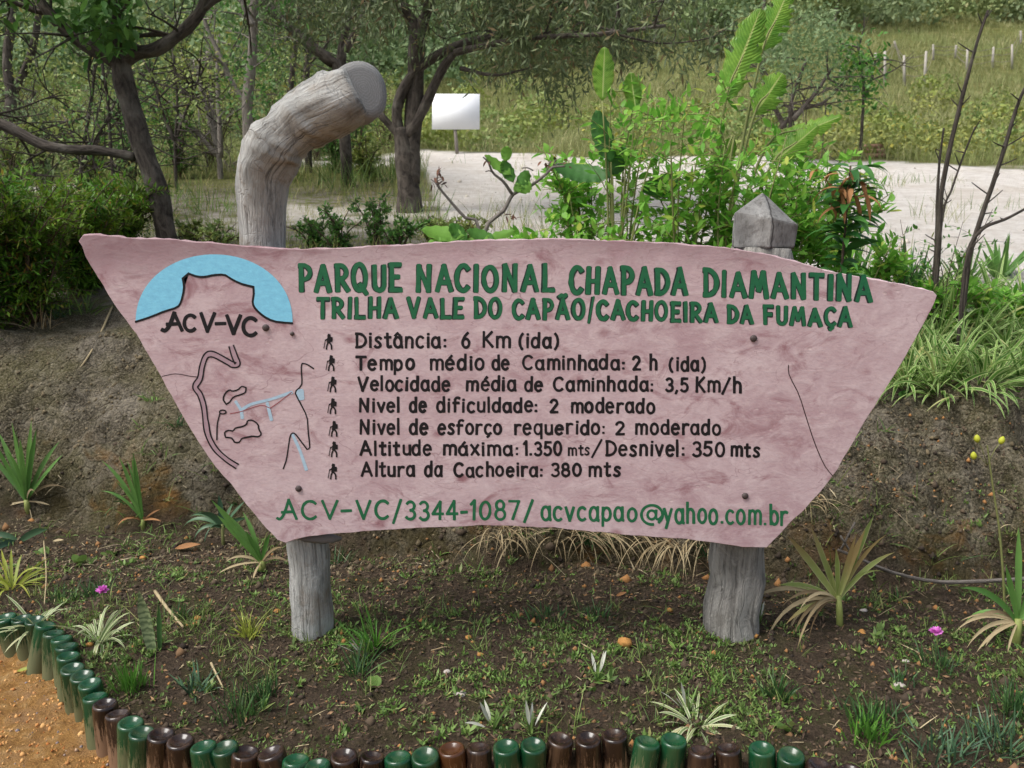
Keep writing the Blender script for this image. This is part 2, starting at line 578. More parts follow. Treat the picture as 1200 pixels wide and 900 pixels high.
# --- ground
def groundmat():
    t = NT('ground_soil_sand_grass')
    p = t.pos()
    n1 = t.noise(2.2, 5, .6, p)
    n2 = t.noise(18, 6, .7, p)
    n3 = t.noise(95, 6, .8, p)
    n4 = t.noise(7, 5, .65, p)
    # bed soil
    soil = t.ramp(n2, [(.3, lin(25, 21, 17)), (.5, lin(49, 42, 34)), (.72, lin(80, 70, 58))])
    soil = t.mix(t.ramp(n3, [(.35, 0.0), (.7, .75)]), soil, lin(122, 104, 86))
    soil = t.mix(t.ramp(n3, [(.22, .8), (.42, 0.0)]), soil, lin(30, 22, 18))
    ov = t.voronoi(36, p)
    om = t.math('MULTIPLY', t.ramp(ov, [(.12, 1.0), (.2, 0.0)]), t.ramp(t.noise(5, 3, .6, p), [(.5, 0.0), (.62, .8)]))
    soil = t.mix(t.math('MULTIPLY', om, .6), soil, lin(136, 90, 52))
    soil = t.mix(t.ramp(n4, [(.46, 0.0), (.66, .6)]), soil, lin(70, 72, 40))
    # bank: mossy olive earth with pale crust and ochre breaks
    bn = t.noise(5, 7, .72, t.n('ShaderNodeMapping').outputs[0] if False else p, .4)
    bank = t.ramp(bn, [(.3, lin(48, 43, 35)), (.46, lin(86, 80, 68)), (.62, lin(140, 132, 118))])
    bank = t.mix(t.ramp(n1, [(.45, 0.0), (.62, .7)]), bank, lin(104, 100, 66))
    bank = t.mix(t.ramp(n3, [(.5, 0.0), (.62, .75)]), bank, lin(164, 152, 128))
    bank = t.mix(t.ramp(n3, [(.38, .85), (.48, 0.0)]), bank, lin(54, 47, 33))
    lich = t.noise(22, 6, .75, p, .5)
    bank = t.mix(t.ramp(lich, [(.56, 0.0), (.64, .6)]), bank, lin(160, 152, 130))
    bank = t.mix(t.ramp(lich, [(.36, .6), (.44, 0.0)]), bank, lin(60, 58, 34))
    oc = t.math('MULTIPLY', t.ramp(t.noise(3.3, 4, .6, p, .6), [(.56, 0.0), (.68, .9)]), t.attr('foot'))
    bank = t.mix(oc, bank, lin(156, 108, 52))
    moss = t.math('MULTIPLY', t.ramp(t.noise(3.8, 5, .65, p), [(.4, 0.0), (.6, .85)]), t.attr('foot'))
    bank = t.mix(moss, bank, lin(70, 62, 34))
    # sand
    sand = t.ramp(n4, [(.3, lin(212, 203, 192)), (.6, lin(236, 230, 222))])
    sand = t.mix(t.ramp(n2, [(.3, .5), (.55, 0.0)]), sand, lin(204, 194, 180))
    sand = t.mix(t.ramp(t.noise(.9, 6, .7, p), [(.48, 0.0), (.72, .7)]), sand, lin(196, 182, 164))
    # orange path
    org = t.ramp(n2, [(.25, lin(126, 88, 48)), (.5, lin(180, 136, 80)), (.72, lin(202, 166, 116))])
    org = t.mix(t.ramp(n4, [(.5, 0.0), (.7, .75)]), org, lin(166, 132, 100))
    org = t.mix(t.ramp(n3, [(.25, .8), (.45, 0.0)]), org, lin(104, 66, 38))
    # meadow and hill
    gr = t.ramp(n1, [(.3, lin(84, 88, 44)), (.55, lin(116, 116, 66)), (.75, lin(150, 138, 96))])
    gr = t.mix(t.ramp(n2, [(.45, 0.0), (.7, .7)]), gr, lin(70, 84, 40))
    litter = t.ramp(n2, [(.3, lin(104, 96, 84)), (.6, lin(150, 142, 130))])
    gr = t.mix(t.math('MULTIPLY', t.attr('litter'), t.ramp(n4, [(.4, 0.0), (.55, 1.0)])), gr, litter)
    c = soil
    c = t.mix(t.attr('bank'), c, bank)
    c = t.mix(t.attr('grass'), c, gr)
    c = t.mix(t.attr('sand'), c, sand)
    c = t.mix(t.attr('orange'), c, org)
    h = t.math('ADD', n3, t.math('MULTIPLY', n2, 1.8))
    cl = t.math('MULTIPLY', t.voronoi(16, p, 'DISTANCE_TO_EDGE'), t.attr('bank'))
    h = t.math('ADD', h, t.math('MULTIPLY', t.ramp(cl, [(0.0, 0.0), (.12, 1.0)]), .5))
    t.principled(c, .95, t.bump(h, 1.0, .026), .12)
    return t.m


M_ground = groundmat()

# ------------------------------------------------------------------ bottles: where the edging runs
BOT = [(5.5, 723, 'g'), (25.5, 725, 'g'), (41, 728, 'g'), (54, 733, 'g'), (63, 741, 'g'), (72, 748, 'g'), (78, 757, 'g'), (80, 767, 'g'),
       (84.5, 781, 'g'), (96, 791, 'g'), (105, 802, 'g'), (111, 814, 'g'), (123, 825, 'b'), (138, 835, 'b'), (153, 846, 'g'),
       (166, 857, 'g'), (189, 861, 'b'), (211, 867, 'b'), (238, 875, 'g'), (263, 877, 'g'), (288, 879, 'b'), (317, 884, 'b'),
       (347, 889, 'g'), (371, 896, 'g'), (403, 887, 'b'), (436, 883, 'b'), (466, 884, 'g'), (498, 884, 'g'), (529, 877, 'a'),
       (561, 874, 'b'), (593, 876, 'g'), (625, 874, 'g'), (657, 867, 'b'), (689, 865, 'b'), (720, 861, 'b'), (759, 869, 'g'),
       (790, 866, 'g'), (822, 877, 'b'), (853, 876, 'b'), (893, 877, 'g'), (927, 886, 'g'), (962, 894, 'b'), (997, 899, 'b')]
ZT = 0.07
BW = []
for px, py, c in BOT:
    d = ray(px, py)
    s = (ZT - CAMZ) / d[2]
    BW.append((d[0] * s, d[1] * s))
EX = np.array([-4.0] + [b[0] for b in BW] + [1.4, 3.5]); EY = np.array([2.95] + [b[1] for b in BW] + [1.85, 1.7])
EX = np.maximum.accumulate(EX + np.arange(len(EX)) * 1e-6)


def y_edge(x):
    return np.interp(x, EX, EY)


# ------------------------------------------------------------------ terrain
PY = np.array([6.0, 8.5, 16, 22, 30, 60, 100, 150, 400])
PZ = np.array([1.2, 1.62, 2.8, 4.0, 6.4, 17.0, 34.0, 52.0, 60.0])


def gz(x, y, fine=False):
    x = np.asarray(x, float); y = np.asarray(y, float)
    w = (vnoise(x * 2.3, y * 0 + 3.1, 5) - .5) * .22
    Yf = np.interp(x, [-2.4, -1.3, -.6, 0, .6, 1.4, 2.4], [4.0, 3.85, 3.5, 3.42, 3.36, 3.2, 3.15]) + w
    Yt = np.interp(x, [-2.4, -1.2, 0, 1.2, 2.4], [5.0, 4.8, 4.15, 4.1, 4.05])
    Hb = np.interp(x, [-2.4, -1.2, 0, 1.2, 2.4], [.82, .8, .74, .67, .66])
    t = np.clip((y - Yf) / (Yt - Yf), 0, 1)
    prof_ = 1 - (1 - t) ** 1.7
    z = Hb * prof_
    up = Hb + (1.2 - Hb) * np.clip((y - Yt) / (6.0 - Yt), 0, 1)
    far = np.interp(y, PY, PZ)
    z = np.where(y > Yt, up, z)
    z = np.where(y > 6.0, far, z)
    amp = sstep(3.2, 4.2, y)
    z = z + amp * fbm(x * .9, y * .9, 11, 4) * .16 * sstep(6.5, 4.4, y) + sstep(6, 12, y) * fbm(x * .22, y * .22, 21, 4) * .5 * np.clip(y / 20, .3, 2.5)
    bk = sstep(0, .12, t) * sstep(1.0, .75, t)
    z = z + bk * (fbm(x * 3.1, y * 3.1, 33, 4) * .16)
    near = sstep(6, 3.6, y)
    z = z + near * (fbm(x * 2.2, y * 2.2, 41, 3) * .05)
    z = z + .05 * np.exp(-((y - 2.72) / .26) ** 2) * sstep(-2.2, -1.4, x)
    out = sstep(.03, -.03, y - y_edge(x))
    z = z * (1 - out) + out * (-.08 + fbm(x * 3, y * 3, 55, 3) * .03)
    if fine:
        near2 = sstep(5.5, 3.5, y)
        f = fbm(x * 14, y * 14, 61, 4) * .036 + np.maximum(fbm(x * 38, y * 38, 71, 3), 0) * .03
        f = f * (1 + 1.1 * bk) + bk * (np.abs(fbm(x * 4.2, y * 4.2, 65, 4)) * .34 + np.maximum(fbm(x * 1.7 + 3, y * 1.7, 66, 3), 0) * .3 + (.09 - np.abs(fbm(x * 2.6 + 11, y * 2.6 + 2, 67, 4))) * .45 * sstep(-.1, .15, fbm(x * .9, y * .9, 68, 2) + .06))
        z = z + near2 * f
    return z


def gp(px, py):
    """point of the ground seen along a line of sight"""
    d = ray(px, py)
    ys = np.concatenate([np.arange(1.0, 8, .01), np.arange(8, 120, .05)])
    s = ys / d[1]
    zz = CAMZ + d[2] * s
    g = gz(d[0] * s, ys)
    k = np.argmax(zz <= g)
    if zz[k] > g[k]:
        k = len(ys) - 1
    return np.array([d[0] * s[k], ys[k], g[k]])


def G(x, y):
    return np.array([x, y, float(gz(x, y))])


def sand_mask(x, y):
    nz = fbm(x * .5, y * .5, 81, 4)
    far = np.interp(x, [-6, 3, 6, 9, 14], [15.0, 15.6, 13.5, 11.6, 11.0]) + nz * 3.2 + fbm(x * 1.7, y * 1.7, 83, 3) * 2.0
    near = np.interp(x, [-3, -1.4, -.4, 1, 3], [13.4, 13.2, 6.7, 5.7, 5.4]) + nz * 1.2
    left = np.interp(x, [-4.5, -3.2], [0, 1])
    m = sstep(near - .25, near + .25, y) * sstep(far + .4, far - .4, y) * left
    strip = sstep(9.7, 10.0, y + nz) * sstep(10.9, 10.5, y + nz) * sstep(-4.4, -5.4, x + nz * 2)
    strip2 = sstep(6.4, 7.2, y + nz) * sstep(9.6, 9.0, y + nz * 2) * sstep(-3.2, -2.4, x + nz) * sstep(.6, 0, x) * .55
    return np.maximum(np.maximum(m, strip), strip2 * sstep(-.05, .12, fbm(x * 2.2, y * 3.2, 91, 3) + .06))


def make_ground():
    ys = list(np.arange(-14, .8, .7)) + list(np.arange(.8, 5.2, .0135))
    y = ys[-1]; st = .0135
    while y < 380:
        st = min(st * 1.035, 6.0); y += st; ys.append(y)
    ys = np.array(ys)
    n = 470
    u = np.linspace(-1, 1, n)
    hw = np.maximum(3.1, 2.2 + ys * .78)
    X = u[None, :] * hw[:, None]; Y = np.repeat(ys[:, None], n, 1)
    Z = gz(X, Y, True)
    # attributes
    e = Y - y_edge(X)
    orange = sstep(.012, -.012, e)
    Yf = np.interp(X, [-2.4, -1.3, -.6, 0, .6, 1.4, 2.4], [4.0, 3.85, 3.5, 3.42, 3.36, 3.2, 3.15])
    jit = fbm(X * 4, Y * 4, 13, 4) * .35
    bank = sstep(-.1, .12, Y - Yf + jit)
    foot = sstep(.5, .0, Z + jit * .3)
    Yt = np.interp(X, [-2.4, -1.2, 0, 1.2, 2.4], [5.0, 4.8, 4.15, 4.1, 4.05])
    grass = sstep(.0, .5, Y - Yt - .15 + jit)
    sand = sand_mask(X, Y)
    litter = sstep(12, 9, Y) * sstep(2, 0, X)
    V = np.stack([X, Y, Z], -1).reshape(-1, 3)
    i, j = np.meshgrid(np.arange(len(ys) - 1), np.arange(n - 1), indexing='ij')
    a = (i * n + j).ravel()
    Fq = np.stack([a, a + 1, a + n + 1, a + n], 1)
    cx = lambda A: A[:-1, :-1].ravel()
    reg = np.zeros(len(a), int)                       # 0 garden bed
    reg[cx(Y) > cx(Yf)] = 1                           # earth bank and shelf
    reg[cx(Y) > 5.2] = 4
    reg[cx(Y) > 22] = 2
    reg[cx(orange) > .5] = 3
    reg[(cx(sand) > .5) & (cx(Y) > 5)] = 5
    names = ['garden_soil', 'earth_bank', 'hillside', 'dirt_path', 'meadow_ground', 'sandy_clearing']
    attrs = dict(orange=orange, bank=bank, foot=foot, grass=grass, sand=sand, litter=litter)
    for r, nm in enumerate(names):
        f = Fq[reg == r]
        if not len(f):
            continue
        used = np.unique(f)
        rm = np.zeros(len(V), int); rm[used] = np.arange(len(used))
        mb = MB(); mb.add(V[used], rm[f])
        o = mb.build(nm, M_ground)
        for k, arr in attrs.items():
            at_ = o.data.attributes.new(k, 'FLOAT', 'POINT')
            at_.data.foreach_set('value', arr.ravel()[used].astype(np.float32))
        o['kind'] = 'structure'


make_ground()

# ------------------------------------------------------------------ the sign
SY = 2.60


def sp_(px, py, lift=0.0):
    p = at(px, py, SY)
    return np.array([p[0], SY - lift, p[2]])


sign = empty('stone_sign', (0.0, SY + .1, 0.0))
tag(sign, 'large pink stone slab sign painted with trail information on two weathered posts', 'sign')

OUT = [(94, 283), (98, 277), (115, 276), (150, 279), (200, 281), (270, 286), (330, 291), (390, 291), (450, 288), (500, 285), (560, 282),
       (640, 281), (720, 282), (790, 285), (850, 289), (900, 298), (923, 303), (967, 316), (1017, 325), (1060, 333), (1094, 341), (1099, 346),
       (1096, 355), (1073, 397), (1050, 437), (1030, 469), (1013, 497), (996, 527), (980, 553), (962, 576), (943, 598), (927, 612), (910, 629),
       (898, 640), (870, 640), (840, 637), (800, 632), (740, 627), (690, 622), (650, 618), (600, 616), (560, 616), (500, 619), (450, 622),
       (400, 625), (362, 628), (345, 633), (335, 637), (325, 633), (312, 619), (297, 600), (283, 582), (267, 563), (250, 543), (230, 513),
       (208, 478), (187, 440), (170, 410), (160, 391), (148, 374), (133, 355), (118, 330), (100, 300)]


def make_slab():
    P = np.array(OUT, float)
    Q = []
    for i in range(len(P)):
        a, b = P[i], P[(i + 1) % len(P)]
        m = max(1, int(np.linalg.norm(b - a) / 5))
        for k in range(m):
            Q.append(a + (b - a) * k / m)
    Q = np.array(Q)
    n = len(Q)
    T = nrm(np.roll(Q, -1, 0) - np.roll(Q, 1, 0))
    Nn = np.stack([T[:, 1], -T[:, 0]], 1)
    s = np.arange(n)
    jit = fbm(s * .23, s * 0 + 2.7, 3, 4) * 4.0 + (vnoise(s * .09, s * 0, 4) - .5) * 3
    Q = Q + Nn * jit[:, None] * .7
    W = np.array([sp_(*q) for q in Q])
    cx = W.mean(0)
    outn = np.stack([Nn[:, 0], np.zeros(n), -Nn[:, 1]], 1)
    rings = []
    for dy, o, am, sd in ((0, -.0012, .0008, 1), (.003, .0006, .001, 2), (.014, .002, .0025, 5), (.03, .0, .005, 6), (.043, -.004, .008, 7), (.047, -.02, .004, 8)):
        r = W + outn * (o + (vnoise(s * .7, s * 0 + dy * 9, sd) - .5) * 2 * am)[:, None]
        r[:, 1] = SY + dy
        rings.append(r)
    # orientation sanity: the normal has to point away from the slab
    if np.mean(np.sum((W - cx) * outn, 1)) < 0:
        rings = []
        for dy, o, am, sd in ((0, -.0012, .0008, 1), (.003, .0006, .001, 2), (.014, .002, .0025, 5), (.03, .0, .005, 6), (.043, -.004, .008, 7), (.047, -.02, .004, 8)):
            r = W - outn * (o + (vnoise(s * .7, s * 0 + dy * 9, sd) - .5) * 2 * am)[:, None]
            r[:, 1] = SY + dy
            rings.append(r)
    import bmesh
    bm = bmesh.new()
    off = np.array(sign.location)
    vr = [[bm.verts.new(p - off) for p in r] for r in rings]
    for a, b in zip(vr[:-1], vr[1:]):
        for i in range(n):
            j = (i + 1) % n
            f = bm.faces.new((a[i], b[i], b[j], a[j])); f.smooth = True
    f1 = bm.faces.new(list(reversed(vr[0])))
    f2 = bm.faces.new(vr[-1])
    bmesh.ops.recalc_face_normals(bm, faces=bm.faces)
    bmesh.ops.triangulate(bm, faces=[f1, f2])
    me = bpy.data.meshes.new('slab')
    bm.to_mesh(me); bm.free()
    me.materials.append(M_stone)
    o = bpy.data.objects.new('slab', me)
    scene.collection.objects.link(o)
    o.parent = sign
    return o


slab = make_slab()


# ---- hand lettering made of brush strokes
def E(cx, cy, rx, ry, a0, a1, n=14):
    a = np.radians(np.linspace(a0, a1, n))
    return [(cx + rx * math.cos(t), cy + ry * math.sin(t)) for t in a]


ac = [(.2, .80), (.31, .97)]
GL = {
    'A': (.62, [[(0, 0), (.3, 1)], [(.3, 1), (.62, 0)], [(.1, .32), (.53, .32)]]),
    'C': (.54, [E(.3, .5, .3, .5, 48, 312, 18)]),
    'D': (.56, [[(.05, 0), (.05, 1)], [(.0, 1)] + E(.12, .5, .44, .5, 90, -90) + [(.0, 0)]]),
    'E': (.44, [[(.05, 0), (.05, 1)], [(.0, 1), (.44, 1)], [(.05, .52), (.36, .52)], [(.0, 0), (.46, 0)]]),
    'F': (.44, [[(.05, 0), (.05, 1)], [(.0, 1), (.46, 1)], [(.05, .52), (.38, .52)]]),
    'H': (.54, [[(.04, 0), (.06, 1)], [(.5, 0), (.52, 1)], [(.0, .46), (.54, .48)]]),
    'I': (.1, [[(.04, 0), (.06, 1)]]),
    'K': (.5, [[(.05, 0), (.05, 1)], [(.46, 1), (.07, .45)], [(.14, .55), (.5, 0)]]),
    'L': (.42, [[(.05, 1), (.05, 0)], [(.0, 0), (.44, 0)]]),
    'M': (.72, [[(.0, 0), (.14, 1)], [(.14, 1), (.36, .28)], [(.36, .28), (.58, 1)], [(.58, 1), (.72, 0)]]),
    'N': (.6, [[(.05, 0), (.07, 1)], [(.07, 1), (.52, 0)], [(.52, 0), (.54, 1)]]),
    'O': (.6, [E(.3, .5, .29, .5, 90, 450, 22)]),
    'P': (.5, [[(.06, 0), (.06, 1)], [(.0, 1)] + E(.16, .72, .32, .28, 90, -90, 10) + [(.06, .44)]]),
    'Q': (.62, [E(.3, .5, .29, .5, 90, 450, 22), [(.32, .22), (.6, -.12)]]),
    'R': (.54, [[(.06, 0), (.06, 1)], [(.0, 1)] + E(.16, .73, .32, .27, 90, -90, 10) + [(.06, .46)], [(.2, .46), (.54, 0)]]),
    'T': (.52, [[(.26, 0), (.26, 1)], [(0, 1), (.54, 1)]]),
    'U': (.54, [[(.04, 1)] + E(.27, .26, .22, .27, 180, 360, 10) + [(.5, 1)]]),
    'V': (.56, [[(0, 1), (.27, 0)], [(.27, 0), (.56, 1)]]),
    'a': (.44, [E(.2, .32, .2, .33, 20, 380, 18), [(.41, .66), (.41, .06), (.45, 0)]]),
    'b': (.44, [[(.04, 1.02), (.04, 0)], E(.23, .32, .2, .33, 0, 360, 18)]),
    'c': (.4, [E(.22, .33, .22, .34, 50, 310)]),
    'd': (.44, [E(.2, .32, .2, .33, 0, 360, 18), [(.41, 1.02), (.41, .0)]]),
    'e': (.42, [[(.02, .36), (.41, .37)] + E(.21, .33, .21, .34, 10, 315, 16)]),
    'f': (.34, [E(.26, .82, .16, .2, 50, 180, 8) + [(.1, 0)], [(0, .6), (.32, .6)]]),
    'h': (.42, [[(.04, 1.02), (.04, 0)], E(.22, .42, .18, .24, 180, 0, 9) + [(.4, 0)]]),
    'i': (.1, [[(.05, .64), (.05, 0)], [(.06, .88), (.06, .9)]]),
    'l': (.1, [[(.05, 1.02), (.05, 0)]]),
    'm': (.68, [[(.04, .66), (.04, 0)], E(.2, .44, .16, .22, 180, 0, 9) + [(.36, 0)], E(.52, .44, .16, .22, 180, 0, 9) + [(.68, 0)]]),
    'n': (.42, [[(.04, .66), (.04, 0)], E(.22, .42, .18, .24, 180, 0, 9) + [(.4, 0)]]),
    'o': (.44, [E(.22, .33, .21, .34, 90, 450, 18)]),
    'p': (.44, [[(.04, .66), (.04, -.3)], E(.23, .33, .2, .33, 0, 360, 18)]),
    'q': (.44, [E(.2, .33, .2, .33, 0, 360, 18), [(.41, .66), (.41, -.3)]]),
    'r': (.34, [[(.04, .66), (.04, 0)], E(.26, .38, .22, .28, 180, 65, 8)]),
    's': (.36, [[(.34, .58), (.26, .65), (.15, .65), (.06, .56), (.08, .44), (.2, .35), (.3, .25), (.32, .12), (.24, .02), (.1, .0), (.01, .08)]]),
    't': (.32, [[(.15, .92), (.14, .12), (.2, .01), (.32, .04)], [(0, .64), (.32, .65)]]),
    'u': (.42, [[(.02, .66)] + E(.2, .2, .18, .2, 180, 360, 8), [(.39, .66), (.39, 0)]]),
    'v': (.4, [[(0, .66), (.2, 0)], [(.2, 0), (.4, .66)]]),
    'x': (.4, [[(0, .66), (.4, 0)], [(.38, .66), (.02, 0)]]),
    'y': (.42, [[(0, .66), (.2, .06)], [(.42, .66), (.1, -.3)]]),
    '0': (.48, [E(.24, .5, .23, .5, 90, 450, 20)]),
    '1': (.24, [[(0, .8), (.16, 1)], [(.16, 1), (.16, 0)]]),
    '2': (.46, [E(.22, .74, .21, .26, 165, -30, 10) + [(.02, 0)], [(.02, 0), (.46, 0)]]),
    '3': (.44, [E(.2, .75, .2, .25, 145, -85, 11), E(.2, .25, .23, .26, 85, -145, 12)]),
    '4': (.5, [[(.36, 0), (.36, 1)], [(.36, 1), (0, .3)], [(0, .3), (.5, .3)]]),
    '5': (.46, [[(.42, 1), (.08, 1)], [(.08, 1), (.05, .56)], E(.2, .32, .24, .32, 128, -140, 13)]),
    '6': (.46, [[(.36, 1), (.16, .76), (.04, .5), (.01, .3)], E(.23, .3, .21, .3, 90, 450, 18)]),
    '7': (.46, [[(0, 1), (.46, 1)], [(.46, 1), (.15, 0)]]),
    '8': (.46, [E(.23, .75, .18, .24, 90, 450, 16), E(.23, .26, .22, .27, 90, 450, 18)]),
    ':': (.1, [[(.05, .5), (.05, .52)], [(.05, .06), (.05, .08)]]),
    '.': (.1, [[(.05, .02), (.05, .04)]]),
    ',': (.14, [[(.1, .06), (.03, -.14)]]),
    '/': (.42, [[(0, -.12), (.42, 1.02)]]),
    '-': (.44, [[(0, .42), (.44, .44)]]),
    '(': (.22, [E(.34, .42, .34, .66, 122, 238, 12)]),
    ')': (.22, [E(-.12, .42, .34, .66, 58, -58, 12)]),
    '@': (.86, [E(.43, .28, .43, .48, -50, 275, 24), E(.42, .28, .17, .22, 0, 360, 14), [(.6, .5), (.6, .12), (.7, .06), (.82, .2)]]),
}
GL['á'] = (.44, GL['a'][1] + [ac]); GL['é'] = (.42, GL['e'][1] + [ac]); GL['í'] = (.14, [GL['i'][1][0], [(.04, .8), (.14, .97)]])
GL['â'] = (.44, GL['a'][1] + [[(.06, .78), (.2, .95)], [(.2, .95), (.34, .78)]])
GL['ç'] = (.4, GL['c'][1] + [[(.22, .0), (.26, -.12), (.16, -.22)]])
GL['Ç'] = (.54, GL['C'][1] + [[(.32, .0), (.36, -.12), (.22, -.22)]])
GL['Ã'] = (.62, GL['A'][1] + [[(.12, 1.16), (.22, 1.24), (.36, 1.16), (.48, 1.25)]])
# swash capitals used by the emblem and the bottom line
GL['\u0391'] = (.74, [[(.0, .02), (.08, -.03), (.18, .08), (.3, .4), (.44, 1)], [(.44, 1), (.72, 0)], [(.18, .34), (.62, .38)]])

lrng = np.random.default_rng(5)


def stroke(mb, pts, w, z, lift):
    """one brush stroke in picture units on the slab: pts are pixels, w its width in pixels"""
    P = np.array(pts, float)
    if len(P) > 2:
        P = spline(P, max(10, len(P) * 2))
    else:
        P = spline(P, 6)
    d = np.linalg.norm(np.diff(P, axis=0), axis=1)
    keep = np.concatenate([[True], d > 1e-4]); P = P[keep]
    T = nrm(np.gradient(P, axis=0))
    r = w / 2
    n = len(P)
    wid = r * (1 + .10 * (vnoise(np.arange(n) * .35 + lrng.random() * 50, np.zeros(n), 3) - .5) * 2)
    # round ends
    ks = [(-.82, .62), (-.66, .9), (-.3, 1.0)]
    head = [(P[0] + T[0] * r * k, T[0], wid[0] * f) for k, f in ks]
    tail = [(P[-1] - T[-1] * r * k, T[-1], wid[-1] * f) for k, f in reversed(ks)]
    seq = head + [(P[i], T[i], wid[i]) for i in range(n)] + tail
    V = []
    for p, t, ww in seq:
        nn = np.array([-t[1], t[0]])
        V.append(sp_(*(p + nn * ww), lift + z)); V.append(sp_(*p, lift + z + .00008)); V.append(sp_(*(p - nn * ww), lift + z))
    m = len(seq)
    fs = []
    for i in range(m - 1):
        for j in range(2):
            a = i * 3 + j
            fs.append((a, a + 1, a + 4, a + 3))
    mb.add(np.array(V), np.array(fs))


def word(mb, txt, x0, x1, yb0, yb1, h, w, lift=.0006, gap=.2, slant=0.0, off=(0, 0), rs=None):
    """fit a word between x0 and x1 with cap height h, baseline running from yb0 to yb1"""
    adv = []; x = 0.0
    for ch in txt:
        adv.append(x)
        x += GL[ch][0] + gap
    tot = x - gap
    ink = (x1 - x0) - w
    sx = ink / max(tot, .05)
    rg = np.random.default_rng(sum(ord(c) for c in txt) + int(x0))
    if len(txt) == 1 and txt in '1ilI.:':
        sx = h
    for ch, a in zip(txt, adv):
        dx, dy, sc, rot = rg.normal(0, .6), rg.normal(0, .6), 1 + rg.normal(0, .025), rg.normal(0, .014)
        for st in GL[ch][1]:
            pts = []
            for (gx, gy) in st:
                qx = x0 + w / 2 + (a + gx) * sx + gy * h * slant
                f = np.clip((qx - x0) / max(x1 - x0, 1), 0, 1)
                yb = yb0 + (yb1 - yb0) * f
                if len(txt) and not txt.isupper() and gy > .3 and ch.islower():
                    gy = gy * 1.09 if gy < .7 else gy + .04
                qy = yb - w / 2 - gy * (h - w) * sc
                qx += (gy - .5) * h * rot
                pts.append((qx + dx * .5 + off[0], qy + dy * .5 + off[1]))
            stroke(mb, pts, w * (1 + rg.normal(0, .05)), rg.random() * .0002, lift)


def line(words, mat, under=None, name='lettering'):
    for a in words:
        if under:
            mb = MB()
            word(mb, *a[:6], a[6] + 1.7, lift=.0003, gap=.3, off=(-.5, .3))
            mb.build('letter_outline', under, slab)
        mb = MB()
        word(mb, *a[:7], lift=.0005, gap=.3 if under else .22)
        mb.build(name, mat, slab)


W1 = 5.1
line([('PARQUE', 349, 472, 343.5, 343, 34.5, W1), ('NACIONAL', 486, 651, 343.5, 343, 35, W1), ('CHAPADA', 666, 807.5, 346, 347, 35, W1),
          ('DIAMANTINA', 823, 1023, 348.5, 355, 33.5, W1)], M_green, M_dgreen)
W2 = 4.1
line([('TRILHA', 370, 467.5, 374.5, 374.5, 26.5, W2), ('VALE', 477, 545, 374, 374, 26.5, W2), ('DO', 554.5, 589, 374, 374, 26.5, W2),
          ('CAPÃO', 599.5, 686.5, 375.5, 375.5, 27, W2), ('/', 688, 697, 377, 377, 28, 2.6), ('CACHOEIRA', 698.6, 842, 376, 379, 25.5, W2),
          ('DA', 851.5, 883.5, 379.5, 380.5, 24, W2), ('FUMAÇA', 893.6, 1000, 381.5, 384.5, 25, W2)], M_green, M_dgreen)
K = 3.2
d1 = dict(gap=.22)
line([('Distância:', 416, 524, 408.5, 408.5, 19.5, K), ('6', 540, 551.6, 408.5, 408.5, 20, K), ('Km', 564, 599, 408.5, 408.5, 20, K), ('(ida)', 607, 655, 408.5, 408.5, 19, K)], M_black)
line([('Tempo', 416, 486, 434.5, 434.5, 18.5, K), ('médio', 502.7, 568, 434.5, 434.5, 19, K), ('de', 576, 598, 434.5, 434.5, 19, K),
      ('Caminhada:', 612, 733, 434, 434.5, 18.5, K), ('2', 740.7, 751.7, 434.5, 434.5, 17.5, K), ('h', 761, 771.7, 435, 435, 19, K), ('(ida)', 783.5, 827.6, 435.5, 436, 18.5, K)], M_black)
line([('Velocidade', 418.3, 528.3, 459, 459, 18.5, K), ('média', 545.7, 605.7, 459, 459, 18.5, K), ('de', 614, 636.7, 459, 459, 18.5, K),
      ('Caminhada:', 648, 766.7, 459, 459.5, 18.5, K), ('3,5', 779, 807.5, 460, 460, 18, K), ('Km/h', 813.5, 869.6, 460.5, 461, 19.5, K)], M_black)
line([('Nivel', 420, 469, 484, 484, 18, K), ('de', 479, 500, 484, 484, 18.5, K), ('dificuldade:', 511, 631, 484, 484.5, 18.5, K), ('2', 644, 655, 484.5, 484.5, 17, K),
      ('moderado', 668, 768, 484.5, 485, 18.5, K)], M_black)
line([('Nivel', 420.7, 469, 510, 510, 19, K), ('de', 479, 501.7, 510, 510, 19, K), ('esforço', 512, 589, 510, 510, 18.5, K), ('requerido:', 601.7, 710, 510, 510, 18.5, K),
      ('2', 721, 733, 510, 510, 17.5, K), ('moderado', 744, 845, 510, 510.5, 19, K)], M_black)
line([('Altitude', 421, 506.7, 534.5, 534.5, 18.5, K), ('máxima:', 518, 608, 534.5, 534.5, 18.5, K), ('1.350', 612, 659, 534.5, 534.5, 18.5, K), ('mts', 665, 691.7, 534.5, 534.5, 14, 2.4),
      ('/', 692.7, 706, 535, 535, 20, 2.4), ('Desnivel:', 709, 803, 535, 535.5, 19.5, K), ('350', 810.5, 850, 535.5, 536, 18.5, K), ('mts', 855.7, 891.5, 536, 536.5, 18, K)], M_black)
line([('Altura', 422.7, 487, 559.3, 559.3, 18.5, K), ('da', 497, 519, 559.3, 559.3, 18.5, K), ('Cachoeira:', 531.7, 636.7, 559.3, 559.3, 18, K), ('380', 645, 681.7, 559.3, 559.3, 17.5, K),
      ('mts', 689, 728, 559.3, 559.3, 18, K)], M_black)
KG = 3.4
